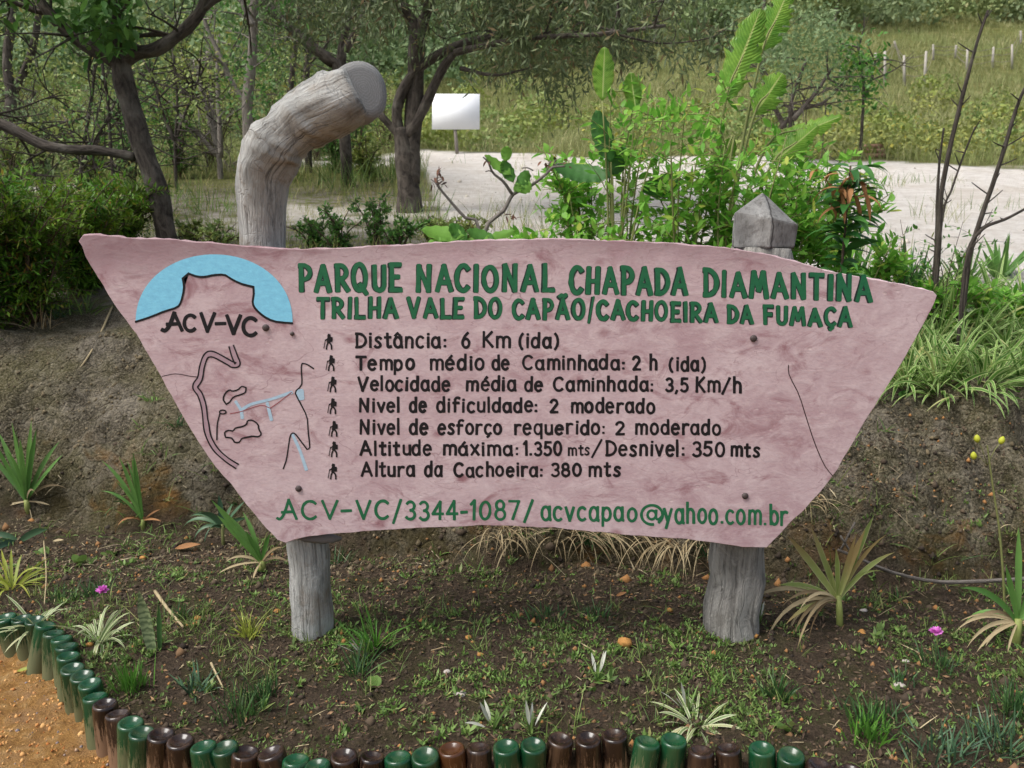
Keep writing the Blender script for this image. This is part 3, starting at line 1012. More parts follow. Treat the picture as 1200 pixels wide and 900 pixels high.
line([('\u0391CV', 323, 397, 609.5, 609.5, 24.5, KG), ('-', 399, 413, 609.5, 609.5, 24, KG), ('VC', 417, 457, 609.5, 609.5, 24, KG), ('/', 460, 471, 611, 611, 26, KG), ('3344', 475, 537, 610, 610, 24, KG),
          ('-', 538.5, 548, 610, 610, 24, KG), ('1087', 550, 610, 610, 610, 24, KG), ('/', 613, 626, 611, 611, 26, KG), ('acvcapao', 633, 747, 610.5, 612, 24, KG),
          ('@', 750, 778, 612, 612, 27, 3.2), ('yahoo.com.br', 777, 924, 613.5, 616.5, 25, KG)], M_green)

# ---- emblem: blue half disc, mountain outline, letters
emb_c = lambda pts, sx, sy, s: [(sx + x / s, sy + y / s) for x, y in pts]
MT = emb_c([(277, 428), (340, 408), (410, 380), (470, 360), (490, 330), (503, 270), (497, 225), (525, 202), (560, 215), (600, 218), (640, 210), (690, 208), (720, 225), (770, 250), (828, 265),
            (830, 300), (825, 340), (840, 370), (880, 405), (930, 427), (1010, 435)], 90, 270, 4)


def flat(pts, mat, lift, name):
    import bmesh
    bm = bmesh.new()
    off = np.array(sign.location)
    vs = [bm.verts.new(sp_(x, y, lift) - off) for x, y in pts]
    f = bm.faces.new(vs)
    bmesh.ops.triangulate(bm, faces=[f])
    bmesh.ops.recalc_face_normals(bm, faces=bm.faces)
    me = bpy.data.meshes.new(name); bm.to_mesh(me); bm.free()
    me.materials.append(mat)
    o = bpy.data.objects.new(name, me); scene.collection.objects.link(o); o.parent = slab
    return o


arc = [(251 + 92 * math.cos(math.radians(a)), 378 - 80 * (math.sin(math.radians(a))) ** .92) for a in np.linspace(1, 179, 40)]
o = flat(arc + [(x, y) for x, y in MT], M_blue, .0008, 'emblem_sky')
o['label'] = 'sky blue half disc cut out by a table mountain'
mb = MB()


def polystroke(mb, pts, w, lift=.0008, corner=50):
    P = np.array(pts, float); cur = [P[0]]
    for i in range(1, len(P)):
        cur.append(P[i])
        if i < len(P) - 1:
            a = P[i] - P[i - 1]; b = P[i + 1] - P[i]
            ca = np.dot(a, b) / (np.linalg.norm(a) * np.linalg.norm(b) + 1e-9)
            if ca < math.cos(math.radians(corner)):
                stroke(mb, cur, w, lrng.random() * .0002, lift); cur = [P[i]]
    stroke(mb, cur, w, lrng.random() * .0002, lift)


polystroke(mb, MT, 2.6)
mb.build('mountain_outline', M_black, slab)
line([('\u0391', 188, 216, 389.5, 389.5, 25, 4.4), ('C', 213.5, 231, 389.5, 389.5, 23, 4.4), ('V', 233, 253, 391, 391, 25, 4.4), ('-', 251.5, 266, 389, 389, 21, 3.8), ('V', 264, 284, 392.5, 392.5, 25, 4.4),
      ('C', 283, 303, 395, 395, 25, 4.4)], M_black, name='emblem_letters')

# ---- sketch map
mp = lambda pts: emb_c(pts, 200, 400, 3.6)
river = mp([(256, 20), (270, 62), (282, 96), (262, 98), (240, 86), (180, 55), (150, 62), (133, 105), (124, 155), (104, 192), (124, 225), (140, 275), (148, 340), (160, 400), (190, 455), (236, 498), (280, 527)])
R = spline(river, 70)
Tn = nrm(np.gradient(R, axis=0)); Nr = np.stack([-Tn[:, 1], Tn[:, 0]], 1)
wv = (2.6 + .8 * vnoise(np.arange(70) * .3, np.zeros(70), 9))[:, None]
mb = MB()
V = np.concatenate([[sp_(*(R[i] + Nr[i] * wv[i]), .0007), sp_(*(R[i] - Nr[i] * wv[i]), .00075)] for i in range(70)])
mb.add(V, np.array([(2 * i, 2 * i + 1, 2 * i + 3, 2 * i + 2) for i in range(69)]))
mb.build('map_river', M_grey, slab)
mb = MB()
polystroke(mb, R + Nr * wv, 1.7, .0009, 70); polystroke(mb, R - Nr * wv, 1.7, .0009, 70)
b1 = mp([(235, 265), (222, 245), (230, 220), (248, 205), (262, 210), (285, 203), (300, 190), (318, 195), (315, 215), (295, 225), (265, 235), (250, 255), (235, 265)])
b2 = mp([(232, 405), (228, 385), (245, 375), (262, 378), (275, 365), (300, 360), (320, 350), (325, 335), (345, 333), (368, 350), (372, 370), (382, 390), (370, 402), (345, 400), (320, 405), (300, 410),
         (290, 425), (270, 425), (258, 408), (232, 405)])
polystroke(mb, b1, 1.8, corner=75); polystroke(mb, b2, 1.8, corner=75)
polystroke(mb, mp(E(220, 298, 14, 8, 0, 360, 12)), 1.6)
polystroke(mb, mp([(208, 305), (197, 350), (195, 415)]), 1.6)
polystroke(mb, mp([(603, 115), (575, 97), (555, 93)]), 1.6)
polystroke(mb, mp([(555, 93), (551, 110), (553, 150), (552, 185), (527, 212), (534, 235), (552, 270), (575, 320), (580, 380), (587, 445), (575, 455), (545, 415), (525, 390), (512, 388), (503, 405), (496, 450), (488, 500), (475, 537)]), 1.6, corner=80)
mb.build('map_outline', M_black, slab)
mb = MB()
polystroke(mb, mp([(275, 255), (298, 290), (340, 265), (420, 245), (510, 215)]), 3.4, .0006)
polystroke(mb, mp([(298, 290), (302, 322)]), 4.0, .0006); polystroke(mb, mp([(408, 262), (425, 330)]), 3.6, .0006)
polystroke(mb, mp([(545, 215), (548, 235)]), 9, .0006); polystroke(mb, mp([(515, 395), (545, 460), (572, 540)]), 3.6, .0006)
mb.build('map_water', M_pblue, slab)
mb = MB()
polystroke(mb, mp([(252, 305), (300, 295), (380, 270), (420, 282), (455, 258), (510, 215)]), 1.0, .0008)
mb.build('map_trail', M_red, slab)
# long natural crack on the right, reddish seam on the left
mb = MB()
polystroke(mb, [(924, 428), (925, 440), (936, 462), (945, 490), (955, 520), (966, 545), (976, 558)], 1.1, .0004)
M_crack = simple('crack_dark', lin(58, 40, 42))
mb.build('crack', M_crack, slab)
mb = MB()
polystroke(mb, [(190, 441), (206, 438), (224, 441), (236, 442)], .9, .0004)
mb.build('seam', M_crack, slab)

# ---- walkers, one at each line
for (hx, hy) in ((385, 401), (387.5, 426), (389.5, 451), (389.5, 476.5), (391, 503), (391, 527), (390, 553)):
    mb = MB()
    q = lambda pts: [(hx + x, hy - y) for x, y in pts]
    stroke(mb, q([(0.5, 7.6), (.7, 8.2)]), 3.6, .0001, .0008)
    stroke(mb, q([(.8, 5.6), (.2, 0.6)]), 4.2, .0002, .0008)
    stroke(mb, q([(3.2, 4.8), (3.0, 1.8)]), 3.4, .0003, .0008)
    stroke(mb, q([(0, 0), (-1.8, -3.6), (-2.4, -8)]), 1.8, .0000, .0008)
    stroke(mb, q([(.8, 0), (3.2, -3.4), (3.6, -8)]), 1.9, .0004, .0008)
    stroke(mb, q([(0, 4.8), (-3.4, 2.2)]), 1.4, .0005, .0008)
    stroke(mb, q([(-3.6, 3.2), (-5.4, -7)]), .9, .0006, .0008)
    mb.build('walker_icon', M_black, slab)

# ---- bolts
for (bx, by, br) in ((311.5, 384, 4.2), (342.5, 391, 2.6), (883, 396.5, 4.2), (873, 581, 4.0), (350, 572.5, 4.0)):
    mb = MB()
    c = sp_(bx, by); r = br / 1000 * 2.62
    pts = [c + np.array([0, dy, 0]) for dy in (.002, -.003, -.006, -.0075)]
    tube(mb, pts, [r, r, r * .8, r * .35], 10)
    mb.build('bolt', M_bolt, slab)

# ---- posts
YP = SY + .047 + .075
path = [(369, 775, 25), (365, 700, 25), (361, 640, 24), (340, 500, 28), (320, 380, 28), (309, 300, 26.5), (307, 265, 27.5), (306, 235, 29), (308, 205, 32), (318, 180, 35), (334, 158, 36),
        (355, 140, 36), (376, 128, 35.5), (400, 118, 35), (420, 107, 31)]
P3 = np.array([at(x, y, YP + (0 if i < 7 else -.008 * (i - 6))) for i, (x, y, r) in enumerate(path)])
P3[0, 2] = -.12
rad = np.array([r * (1 if y > 600 else .93) for _, y, r in path]) / 1000 * 2.75
Pp = spline(P3, 70); rr = np.interp(np.linspace(0, 1, 70), np.linspace(0, 1, len(rad)), rad)
# knots and swellings along the inner side of the bend
mb = MB()
tube(mb, Pp, rr, 48, True, .07, 4, 1.0)
V = mb.V[0]
k = np.arange(len(V) - 2) // 41
V[:-2] += (np.stack([fbm(V[:-2, 2] * 16, V[:-2, 0] * 16, 3, 3), fbm(V[:-2, 2] * 16 + 9, V[:-2, 0] * 16, 4, 3), fbm(V[:-2, 0] * 16, V[:-2, 2] * 16 + 4, 5, 3)], 1)) * (.012 + .018 * sstep(42, 50, k) * sstep(66, 58, k))[:, None]
kk = np.arange(len(V) - 2) // 49; aa = (np.arange(len(V) - 2) % 49) / 48 * 2 * math.pi
nV = nrm(V[:-2] - Pp[kk])
wr = sstep(40, 47, kk) * sstep(67, 60, kk)
wrk = (np.abs(fbm(kk * .42 + np.sin(aa) * .6, np.cos(aa) * 1.1 + 3, 44, 3)) - .1) * .05 + (vnoise(kk * .16, np.cos(aa + .6) * 1.4 + 7, 45) - .5) * .022
V[:-2] += nV * (wrk * wr)[:, None]
post_l = mb.build('post', M_wood, sign)
post_l['label'] = 'pale grey log post crooked over like a walking stick'
# the sawn face at the top of the crook
mb = MB()
ax = nrm(Pp[-1] - Pp[-3]); b_ = nrm(np.cross(ax, [0, 0, 1.0])); c_ = np.cross(b_, ax)
ang = np.linspace(0, 2 * math.pi, 32, endpoint=False)
tilt = nrm(ax * .75 + np.array([.3, -1.0, .06]))
b_ = nrm(np.cross(tilt, [0, 0, 1.0])); c_ = np.cross(b_, tilt)
rE = rr[-1] * 1.08
ctr = Pp[-1] + ax * .012
vv = [ctr + tilt * .012]; uu = [(0, 0)]
for f_ in (.35, .7, 1.0):
    for a in ang:
        j = 1 + .05 * math.sin(3 * a + 1)
        vv.append(ctr + (b_ * math.cos(a) + c_ * math.sin(a)) * rE * f_ * j + tilt * (.012 - .004 * f_)); uu.append((math.cos(a) * f_, math.sin(a) * f_))
for a in ang:
    j = 1 + .05 * math.sin(3 * a + 1)
    vv.append(ctr + (b_ * math.cos(a) + c_ * math.sin(a)) * rE * 1.03 * j - tilt * .05); uu.append((math.cos(a), math.sin(a)))
f3 = [(0, 1 + i, 1 + (i + 1) % 32) for i in range(32)]
f4 = [(1 + r_ * 32 + i, 1 + (r_ + 1) * 32 + i, 1 + (r_ + 1) * 32 + (i + 1) % 32, 1 + r_ * 32 + (i + 1) % 32) for r_ in range(3) for i in range(32)]
mb.add(np.array(vv), [np.array(f3), np.array(f4)], np.array(uu))
mb.build('sawn_end', M_woodend, post_l)

# right post with a faceted pointed head
base = at(853, 752, YP + .02); base[2] = -.12
top = at(893, 290, YP + .02)
mb = MB()
n_ = 26
pts = [base + (top - base) * t for t in np.linspace(0, 1, n_)]
rads = np.array([.098 - .006 * math.sin(t * 3) for t in np.linspace(0, 1, n_)])
rads[:5] *= np.array([1.02, 1.02, 1.01, 1, 1])
rads = rads * (1 + .10 * (vnoise(np.linspace(0, 9, n_), np.zeros(n_), 91) - .5)) * np.interp(np.linspace(0, 1, n_), [0, .1, .26, .4, 1], [1.0, .99, .90, .96, 1])
tube(mb, pts, rads, 48, True, .13, 9, 1.0)
V = mb.V[0]
V[:-2] += (np.stack([fbm(V[:-2, 2] * 18, V[:-2, 0] * 18, 13, 3), fbm(V[:-2, 2] * 18 + 9, V[:-2, 0] * 18, 14, 3), 0 * V[:-2, 0]], 1)) * .045
post_r = mb.build('post', M_wood2, sign)
post_r['label'] = 'thick grey post with a faceted pointed head'
# head: collar groove, six hewn faces, roof of six facets
import bmesh
bm = bmesh.new()
axis = nrm(top - base); hx = np.array([1.0, 0, 0]); hy = np.cross(axis, hx)
off = np.array(post_r.location) + np.array(sign.location)


def hexring(h, r, tilt=0.0, rot=.42):
    out = []
    for i in range(6):
        a = rot + i * math.pi / 3 + (.06, -.05, .04, -.07, .03, 0)[i]
        k = r * (1.0, 1.04, .97, 1.02, .96, 1.03)[i]
        p = top + hx * math.cos(a) * k + hy * math.sin(a) * k
        p = p + axis * (h - tilt * math.cos(a)) - off
        out.append(bm.verts.new(p))
    return out


rg_ = [hexring(-.02, .088), hexring(-.001, .090), hexring(.001, .101), hexring(.088, .105, .022)]
apex = bm.verts.new(top + axis * .172 + hx * -.012 - off)
for r0_, r1_ in zip(rg_[:-1], rg_[1:]):
    for i in range(6):
        bm.faces.new((r0_[i], r0_[(i + 1) % 6], r1_[(i + 1) % 6], r1_[i]))
for i in range(6):
    bm.faces.new((rg_[3][i], rg_[3][(i + 1) % 6], apex))
bmesh.ops.recalc_face_normals(bm, faces=bm.faces)
bmesh.ops.bevel(bm, geom=[e for e in bm.edges if e.calc_length() > .02], offset=.006, segments=2, affect='EDGES', profile=.6)
bmesh.ops.subdivide_edges(bm, edges=[e for e in bm.edges if e.calc_length() > .05], cuts=6, use_grid_fill=True)
for v in bm.verts:
    q_ = v.co
    n_1 = mnoise.noise(q_ * 22) * .004 + mnoise.noise(q_ * 60) * .0012
    v.co = q_ + Vector((n_1, n_1 * .6, n_1 * .5))
me = bpy.data.meshes.new('post_head'); bm.to_mesh(me); bm.free(); me.materials.append(M_head)
o = bpy.data.objects.new('post_head', me); scene.collection.objects.link(o); o.parent = post_r
# flat stone wedged under the slab on the left post
mb = MB()
c = at(368, 631, SY + .05)
tube(mb, [c + np.array([x, 0, 0]) for x in (-.05, -.03, .03, .065, .09)], [.004, .014, .018, .014, .004], 9, True, .25, 6)
mb.build('wedge_stone', simple('grey_stone', lin(112, 108, 106)), sign)

# ------------------------------------------------------------------ bottles of the edging
def glassmat(name, col, dirt, rough=.16):
    t = NT(name)
    c = t.n('ShaderNodeTexCoord')
    sp = t.n('ShaderNodeSeparateXYZ'); t.l(c.outputs['Object'], sp.inputs[0])
    oi = t.n('ShaderNodeObjectInfo')
    va = t.n('ShaderNodeVectorMath', operation='ADD')
    mp_ = t.n('ShaderNodeMapping'); mp_.inputs['Scale'].default_value = (1, 1, .14)
    t.l(c.outputs['Object'], mp_.inputs[0])
    t.l(mp_.outputs[0], va.inputs[0]); t.l(oi.outputs['Location'], va.inputs[1])
    st = t.noise(95, 6, .8, va.outputs[0])
    n2 = t.noise(28, 4, .6, va.outputs[0])
    k = t.math('ADD', t.math('MULTIPLY', sp.outputs[2], -8.0), t.math('MULTIPLY', t.math('SUBTRACT', st, .5), 3.2))
    mask = t.ramp(k, [(.40, 0.0), (.72, .85)])
    film = t.math('MULTIPLY', t.ramp(n2, [(.45, 0.0), (.8, .4)]), 1.0)
    mask = t.math('MAXIMUM', mask, film)
    v = t.mix(oi.outputs['Random'], tuple(x * .75 for x in col[:3]) + (1,), tuple(x * 1.3 for x in col[:3]) + (1,))
    colr = t.mix(mask, v, dirt)
    rg = t.math('ADD', t.math('MULTIPLY', mask, .6), rough)
    p = t.principled(colr, rg, t.bump(t.noise(40, 2, .5, va.outputs[0]), .12, .004), .6)
    p.inputs['Coat Weight'].default_value = .1
    tr = t.n('ShaderNodeBsdfTranslucent'); t.l(v, tr.inputs[0])
    ms = t.n('ShaderNodeMixShader')
    t.l(t.math('MULTIPLY', t.math('SUBTRACT', 1.0, mask), .3), ms.inputs[0])
    t.l(p.outputs[0], ms.inputs[1]); t.l(tr.outputs[0], ms.inputs[2]); t.l(ms.outputs[0], t.out.inputs[0])
    return t.m


MG = {'g': glassmat('green_bottle_glass', (.007, .062, .024, 1), lin(100, 100, 66)),
      'b': glassmat('brown_bottle_glass', (.022, .013, .010, 1), lin(128, 98, 72)),
      'a': glassmat('amber_bottle_glass', (.075, .028, .010, 1), lin(128, 92, 60))}


def bottle_mesh(mat, name):
    pr = [(.0, -.010), (.009, -.0102), (.018, -.0075), (.0245, -.002), (.0285, .0), (.031, -.0006), (.0335, -.003), (.0347, -.007), (.0352, -.013), (.0352, -.075), (.0350, -.19)]
    mb = MB(); n = 28
    vv = []; uu = []
    for r, z in pr:
        for i in range(n + 1):
            a = 2 * math.pi * i / n
            vv.append((r * math.cos(a), r * math.sin(a), z)); uu.append((i / n, z))
    fq = [(k * (n + 1) + i, (k + 1) * (n + 1) + i, (k + 1) * (n + 1) + i + 1, k * (n + 1) + i + 1) for k in range(len(pr) - 1) for i in range(n)]
    mb.add(np.array(vv), np.array(fq), np.array(uu))
    return mb.build(name, mat)


ORD = ['first', 'second', 'third', 'fourth', 'fifth', 'sixth', 'seventh', 'eighth', 'ninth', 'tenth', 'eleventh', 'twelfth', 'thirteenth', 'fourteenth', 'fifteenth', 'sixteenth', 'seventeenth',
       'eighteenth', 'nineteenth', 'twentieth']
ORD += ['twenty-' + w for w in ORD[:9]] + ['thirtieth'] + ['thirty-' + w for w in ORD[:9]] + ['fortieth'] + ['forty-' + w for w in ORD[:9]]
protoB = {}
brng = np.random.default_rng(21)
for i, ((px, py, c), (x, y)) in enumerate(zip(BOT, BW)):
    if c not in protoB:
        o = bottle_mesh(MG[c], 'glass_bottle'); protoB[c] = o
    else:
        o = protoB[c].copy(); scene.collection.objects.link(o)
    tx = brng.normal(.05, .09); ty = brng.normal(0, .09)
    o.rotation_euler = (tx, ty, brng.random() * 6)
    s = 1 + brng.normal(0, .03)
    o.scale = (s, s, 1)
    o.location = (x, y, ZT + brng.normal(0, .004))
    tag(o, 'upturned %s glass bottle, %s from the left end of the bed edging' % ({'g': 'green', 'b': 'dark brown', 'a': 'amber brown'}[c], ORD[i]), 'bottle', 'upturned bottles edging the flower bed')

# ------------------------------------------------------------------ plant materials
L = lin
M_iris = leafmat('iris_leaf', L(72, 112, 50), L(112, 152, 78), None, .45, .3)
M_strapdry = leafmat('dry_strap_leaf', L(128, 146, 74), L(150, 156, 92), L(150, 156, 92), .55, .25, stripe=L(176, 178, 120), stripe_w=.38, tip=L(160, 138, 88))
M_dry = leafmat('dry_straw', L(132, 114, 84), L(184, 168, 134), L(110, 90, 64), .8, .2)
M_dryb = leafmat('dry_brown_leaf', L(122, 84, 52), L(160, 116, 76), None, .8, .15)
M_dark = leafmat('dark_tuft', L(38, 66, 36), L(70, 104, 54), L(100, 120, 70), .5, .25)
M_bright = leafmat('bright_tuft', L(64, 108, 40), L(96, 144, 54), None, .5, .3)
M_yellow = leafmat('yellow_tuft', L(124, 138, 50), L(164, 168, 74), None, .5, .3)
M_aloe = leafmat('aloe_leaf', L(50, 78, 58), L(80, 108, 76), None, .45, .1)
M_spider = leafmat('spider_leaf', L(70, 112, 46), L(116, 154, 74), L(170, 168, 110), .5, .35, stripe=L(190, 202, 140), stripe_w=.30)
M_spiderw = leafmat('pale_spider_leaf', L(110, 132, 84), L(140, 156, 104), L(186, 182, 140), .5, .3, stripe=L(200, 204, 166), stripe_w=.24)
M_weed = leafmat('weed_leaf', L(66, 94, 42), L(122, 154, 76), L(150, 150, 96), .55, .3, patch=L(96, 112, 66), pscale=6)
M_white = leafmat('white_seed_leaf', L(160, 162, 146), L(214, 214, 202), None, .6, .2)
M_shrub = leafmat('fresh_green_leaf', L(86, 148, 46), L(146, 196, 86), L(180, 190, 90), .42, .5)
M_shrub2 = leafmat('mid_green_leaf', L(50, 96, 36), L(96, 150, 60), L(140, 150, 70), .42, .35)
def veinleaf(name, a, b, rib):
    t = NT(name)
    u = t.n('ShaderNodeUVMap', uv_map='UVMap'); sp = t.n('ShaderNodeSeparateXYZ'); t.l(u.outputs[0], sp.inputs[0])
    e = t.math('ABSOLUTE', t.math('SUBTRACT', sp.outputs[0], .5))
    ph = t.math('SUBTRACT', t.math('MULTIPLY', sp.outputs[1], 150.0), t.math('MULTIPLY', e, 34.0))
    v = t.math('MULTIPLY', t.math('ADD', t.math('SINE', ph), 1.0), .5)
    n = t.noise(9, 5, .65, t.pos())
    c = t.mix(t.ramp(n, [(.35, 0.0), (.65, 1.0)]), a, b)
    c = t.mix(t.math('MULTIPLY', v, .35), c, tuple(x * .55 for x in a[:3]) + (1,))
    c = t.mix(t.ramp(e, [(.015, 1.0), (.04, 0.0)]), c, rib)
    c = t.mix(t.math('MULTIPLY', t.ramp(e, [(.42, 0.0), (.5, .8)]), t.ramp(n, [(.45, 0.0), (.55, 1.0)])), c, lin(150, 130, 70))
    p = t.principled(c, .38, t.bump(v, .35, .01), .4)
    tr = t.n('ShaderNodeBsdfTranslucent'); t.l(c, tr.inputs[0]); ms = t.n('ShaderNodeMixShader'); ms.inputs[0].default_value = .45
    t.l(p.outputs[0], ms.inputs[1]); t.l(tr.outputs[0], ms.inputs[2]); t.l(ms.outputs[0], t.out.inputs[0])
    return t.m


M_big = veinleaf('banana_leaf', L(98, 150, 48), L(152, 194, 76), L(190, 204, 120))
M_lance = leafmat('glossy_lance_leaf', L(40, 88, 40), L(82, 132, 62), None, .35, .3)
M_bush = leafmat('bush_leaf', L(46, 88, 28), L(102, 150, 44), L(140, 110, 56), .5, .35, patch=L(112, 132, 42), pscale=3)
M_tree = leafmat('olive_tree_leaf', L(72, 88, 56), L(112, 124, 82), L(120, 100, 70), .6, .25, patch=L(54, 64, 42), pscale=1.6)
M_tree2 = leafmat('dark_tree_leaf', L(60, 100, 46), L(100, 140, 66), None, .5, .35)
M_scrub = leafmat('scrub_leaf', L(100, 124, 66), L(144, 162, 98), L(150, 140, 84), .6, .3, patch=L(140, 146, 60), pscale=.7)
M_scrub2 = leafmat('grey_scrub_leaf', L(96, 120, 80), L(136, 154, 110), None, .6, .3, patch=L(90, 116, 66), pscale=.9)
M_hill = leafmat('hill_leaf', L(88, 112, 66), L(132, 150, 96), L(160, 158, 112), .7, .25, patch=L(134, 138, 88), pscale=.22)
M_hill2 = leafmat('hill_leaf_pale', L(112, 130, 92), L(150, 162, 122), None, .7, .25, patch=L(118, 138, 78), pscale=.2)
M_mgrass = leafmat('meadow_blade', L(92, 112, 52), L(136, 146, 80), L(176, 160, 112), .7, .25, patch=L(150, 142, 92), pscale=.8)
M_fgrass = leafmat('field_blade', L(128, 138, 86), L(160, 160, 114), L(186, 176, 138), .8, .2, patch=L(120, 134, 76), pscale=.35)
M_bark = barkmat('dark_bark', L(46, 41, 37), L(96, 88, 80))
M_bark2 = barkmat('grey_bark', L(104, 96, 90), L(156, 148, 138))
M_stem = simple('green_brown_stem', L(122, 126, 76), .7)
M_stemb = simple('brown_twig', L(84, 70, 58), .8)
M_pink = leafmat('pink_petal', L(214, 110, 200), L(232, 150, 222), None, .6, .3)
M_yel = simple('yellow_bud', L(176, 180, 56), .5)
M_whitefl = leafmat('white_petal', L(232, 232, 226), L(240, 240, 236), None, .6, .3)

R_ = np.random.default_rng(77)


def fan_dirs(rng, N, tilt0, tilt1, az0=0, az1=2 * math.pi):
    az = rng.uniform(az0, az1, N); tl = rng.uniform(tilt0, tilt1, N)
    return np.stack([np.cos(az) * np.sin(tl), np.sin(az) * np.sin(tl), np.cos(tl)], 1)


def tuft(name, p, mat, N, L0, L1, w, tilt=(0.05, .8), grav=.5, r=.02, label='', cat='plant', group=None, S=5, fold=.2, kind='blade', rng=None):
    rng = rng or R_
    mb = MB()
    d = fan_dirs(rng, N, *tilt)
    b = np.array(p) + np.stack([d[:, 0] * r + rng.normal(0, r * .6, N), d[:, 1] * r + rng.normal(0, r * .6, N), np.full(N, -.004)], 1)
    b[:, 2] = np.minimum(b[:, 2], p[2] + .002)
    ribbons(mb, b, d, rng.uniform(L0, L1, N), w * rng.uniform(.7, 1.2, N), S, grav * rng.uniform(.4, 1.5, N), fold, kind, rng)
    o = mb.build(name, mat, None, p)
    tag(o, label, cat, group)
    return o


def hit(px, py):
    return gp(px, py)


# ---- upright strap plants on the bank
def strap_plant(name, pos, specs, label, cat='plant', stem=None, mats=(M_iris,), group=None):
    """specs: list of (material index, azimuth deg, tilt deg, length, width, gravity)"""
    root = empty(name, pos)
    tag(root, label, cat, group)
    z0 = 0
    if stem:
        mb = MB()
        tube(mb, [np.array(pos) + np.array([0, 0, -.03]), np.array(pos) + np.array([stem[2] * .5, 0, stem[0] * .5]), np.array(pos) + np.array([stem[2], 0, stem[0]])], [stem[1] * 1.15, stem[1], stem[1] * .8], 10, True, .15, 3)
        mb.build('stem', M_strapdry if len(mats) > 1 else M_stem, root)
        z0 = stem[0]
    specs = list(specs)
    for q in list(specs):
        if R_.random() < .6 and 'iris' in name or 'dracaena' in name:
            specs.append((q[0], q[1] + R_.normal(0, 28), q[2] + R_.normal(0, 12), q[3] * R_.uniform(.5, 1.0), q[4] * R_.uniform(.5, .95), q[5] + R_.uniform(0, .9)))
    for mi, m in enumerate(mats):
        sp = [q for q in specs if q[0] == mi]
        if not sp:
            continue
        mb = MB()
        a = np.radians([q[1] for q in sp]); t = np.radians([q[2] for q in sp])
        d = np.stack([np.cos(a) * np.sin(t), np.sin(a) * np.sin(t), np.cos(t)], 1)
        b = np.array(pos) + np.array([stem[2] if stem else 0, 0, z0 * .85]) + d * .008
        d = nrm(d + R_.normal(0, .06, d.shape))
        ribbons(mb, b, d, np.array([q[3] for q in sp]) * (1.28 if 'dracaena' in name else 1.08), np.array([q[4] for q in sp]) * .92, 9, np.array([q[5] for q in sp]) * R_.uniform(.7, 1.5, len(sp)) + .12, .3, 'strap', R_, upref=np.array([0, -.8, .6]) + R_.normal(0, .3, (len(sp), 3)))
        mb.build('leaf_fan' if mi == 0 else 'dry_leaves', m, root)
    return root


P = hit(33, 598)
strap_plant('iris_plant', P, [(0, 180, 8, .36, .026, .1), (0, 150, 22, .34, .026, .3), (0, 10, 6, .37, .026, .15), (0, 0, 14, .34, .026, .2), (0, 20, 24, .30, .024, .35), (0, 170, 34, .33, .026, .4),
                               (0, 10, 34, .27, .022, .3), (0, 185, 20, .36, .028, .25), (0, 270, 10, .3, .024, .5), (1, 190, 95, .12, .012, .2), (1, 0, 90, .1, .01, .3), (1, 20, 40, .2, .016, 1.2)],
            'tall upright iris clump with broad blades at the far left of the bank', stem=(.05, .013, -.005), mats=(M_iris, M_dry))
P = hit(168, 618)
strap_plant('iris_plant', P, [(0, 180, 14, .29, .020, .5), (0, 175, 22, .31, .020, .7), (0, 170, 6, .28, .022, .1), (0, 0, 3, .30, .020, .05), (0, 180, 30, .22, .016, .8), (0, 260, 10, .24, .018, .3),
                               (1, 200, 60, .16, .014, 2.2), (1, 20, 50, .08, .010, .5), (1, 340, 70, .09, .010, .4)],
            'narrow young iris with dry curled leaf at its foot, left of the sign', stem=(.03, .010, 0), mats=(M_iris, M_dryb))
P = hit(308, 668)
strap_plant('iris_plant', P, [(0, 178, 36, .24, .034, .1), (0, 170, 30, .30, .03, .1), (0, 185, 24, .22, .026, .2), (0, 10, 20, .12, .02, .4), (1, 195, 62, .14, .012, .9), (1, 210, 80, .16, .012, .8), (1, 0, 60, .11, .014, 1.2), (1, 340, 40, .12, .012, 1.4)],
            'leaning yellow-green iris with dry lower leaves below the slab\'s left corner', stem=(.04, .014, -.004), mats=(M_iris, M_dry))
P = hit(262, 640)
strap_plant('aloe_plant', P, [(0, 180, 55, .2, .022, 2.4), (0, 195, 70, .18, .02, 2.8), (0, 170, 40, .17, .022, 1.4), (0, 90, 12, .13, .026, .3), (0, 10, 35, .14, .02, .2), (0, 350, 55, .12, .018, .3), (0, 200, 30, .12, .03, 2.0),
                               (0, 240, 60, .12, .018, 2.5), (0, 20, 20, .1, .02, .3)],
            'dark aloe with arching curled leaves left of the slanting iris', stem=(.1, .007, 0), mats=(M_aloe,))
P = hit(985, 737)
strap_plant('dracaena_plant', P, [(0, 172, 36, .21, .026, .1), (0, 160, 22, .2, .024, .1), (0, 20, 8, .2, .022, .2), (0, 10, 26, .24, .026, .25), (0, 15, 38, .2, .018, .6), (0, 175, 64, .16, .024, .7),
                                   (1, 180, 62, .24, .018, 1.0), (1, 190, 78, .28, .018, 2.2), (1, 185, 55, .17, .014, 1.4), (1, 200, 80, .24, .02, 3.0), (1, 210, 60, .2, .012, 2.6)],
            'ragged dracaena on a bare stem with drooping brown leaves by the right post', stem=(.12, .011, -.016), mats=(M_strapdry, M_dry))
P = hit(1190, 756)
strap_plant('dracaena_plant', P, [(0, 95, 8, .24, .024, .1), (0, 30, 14, .26, .026, .2), (0, 10, 30, .22, .024, .3), (0, 178, 44, .19, .024, 1.3), (0, 170, 15, .16, .02, .1),
                                   (1, 180, 66, .17, .016, 1.0), (1, 190, 80, .16, .016, 1.2), (1, 170, 55, .15, .014, 2.2), (1, 20, 66, .17, .016, .8), (1, 200, 92, .15, .012, .6), (1, 330, 80, .14, .014, 1.0), (1, 350, 60, .16, .014, 1.4)],
            'dracaena with a skirt of dry leaves at the right edge of the bed', stem=(.09, .014, 0), mats=(M_iris, M_dry))
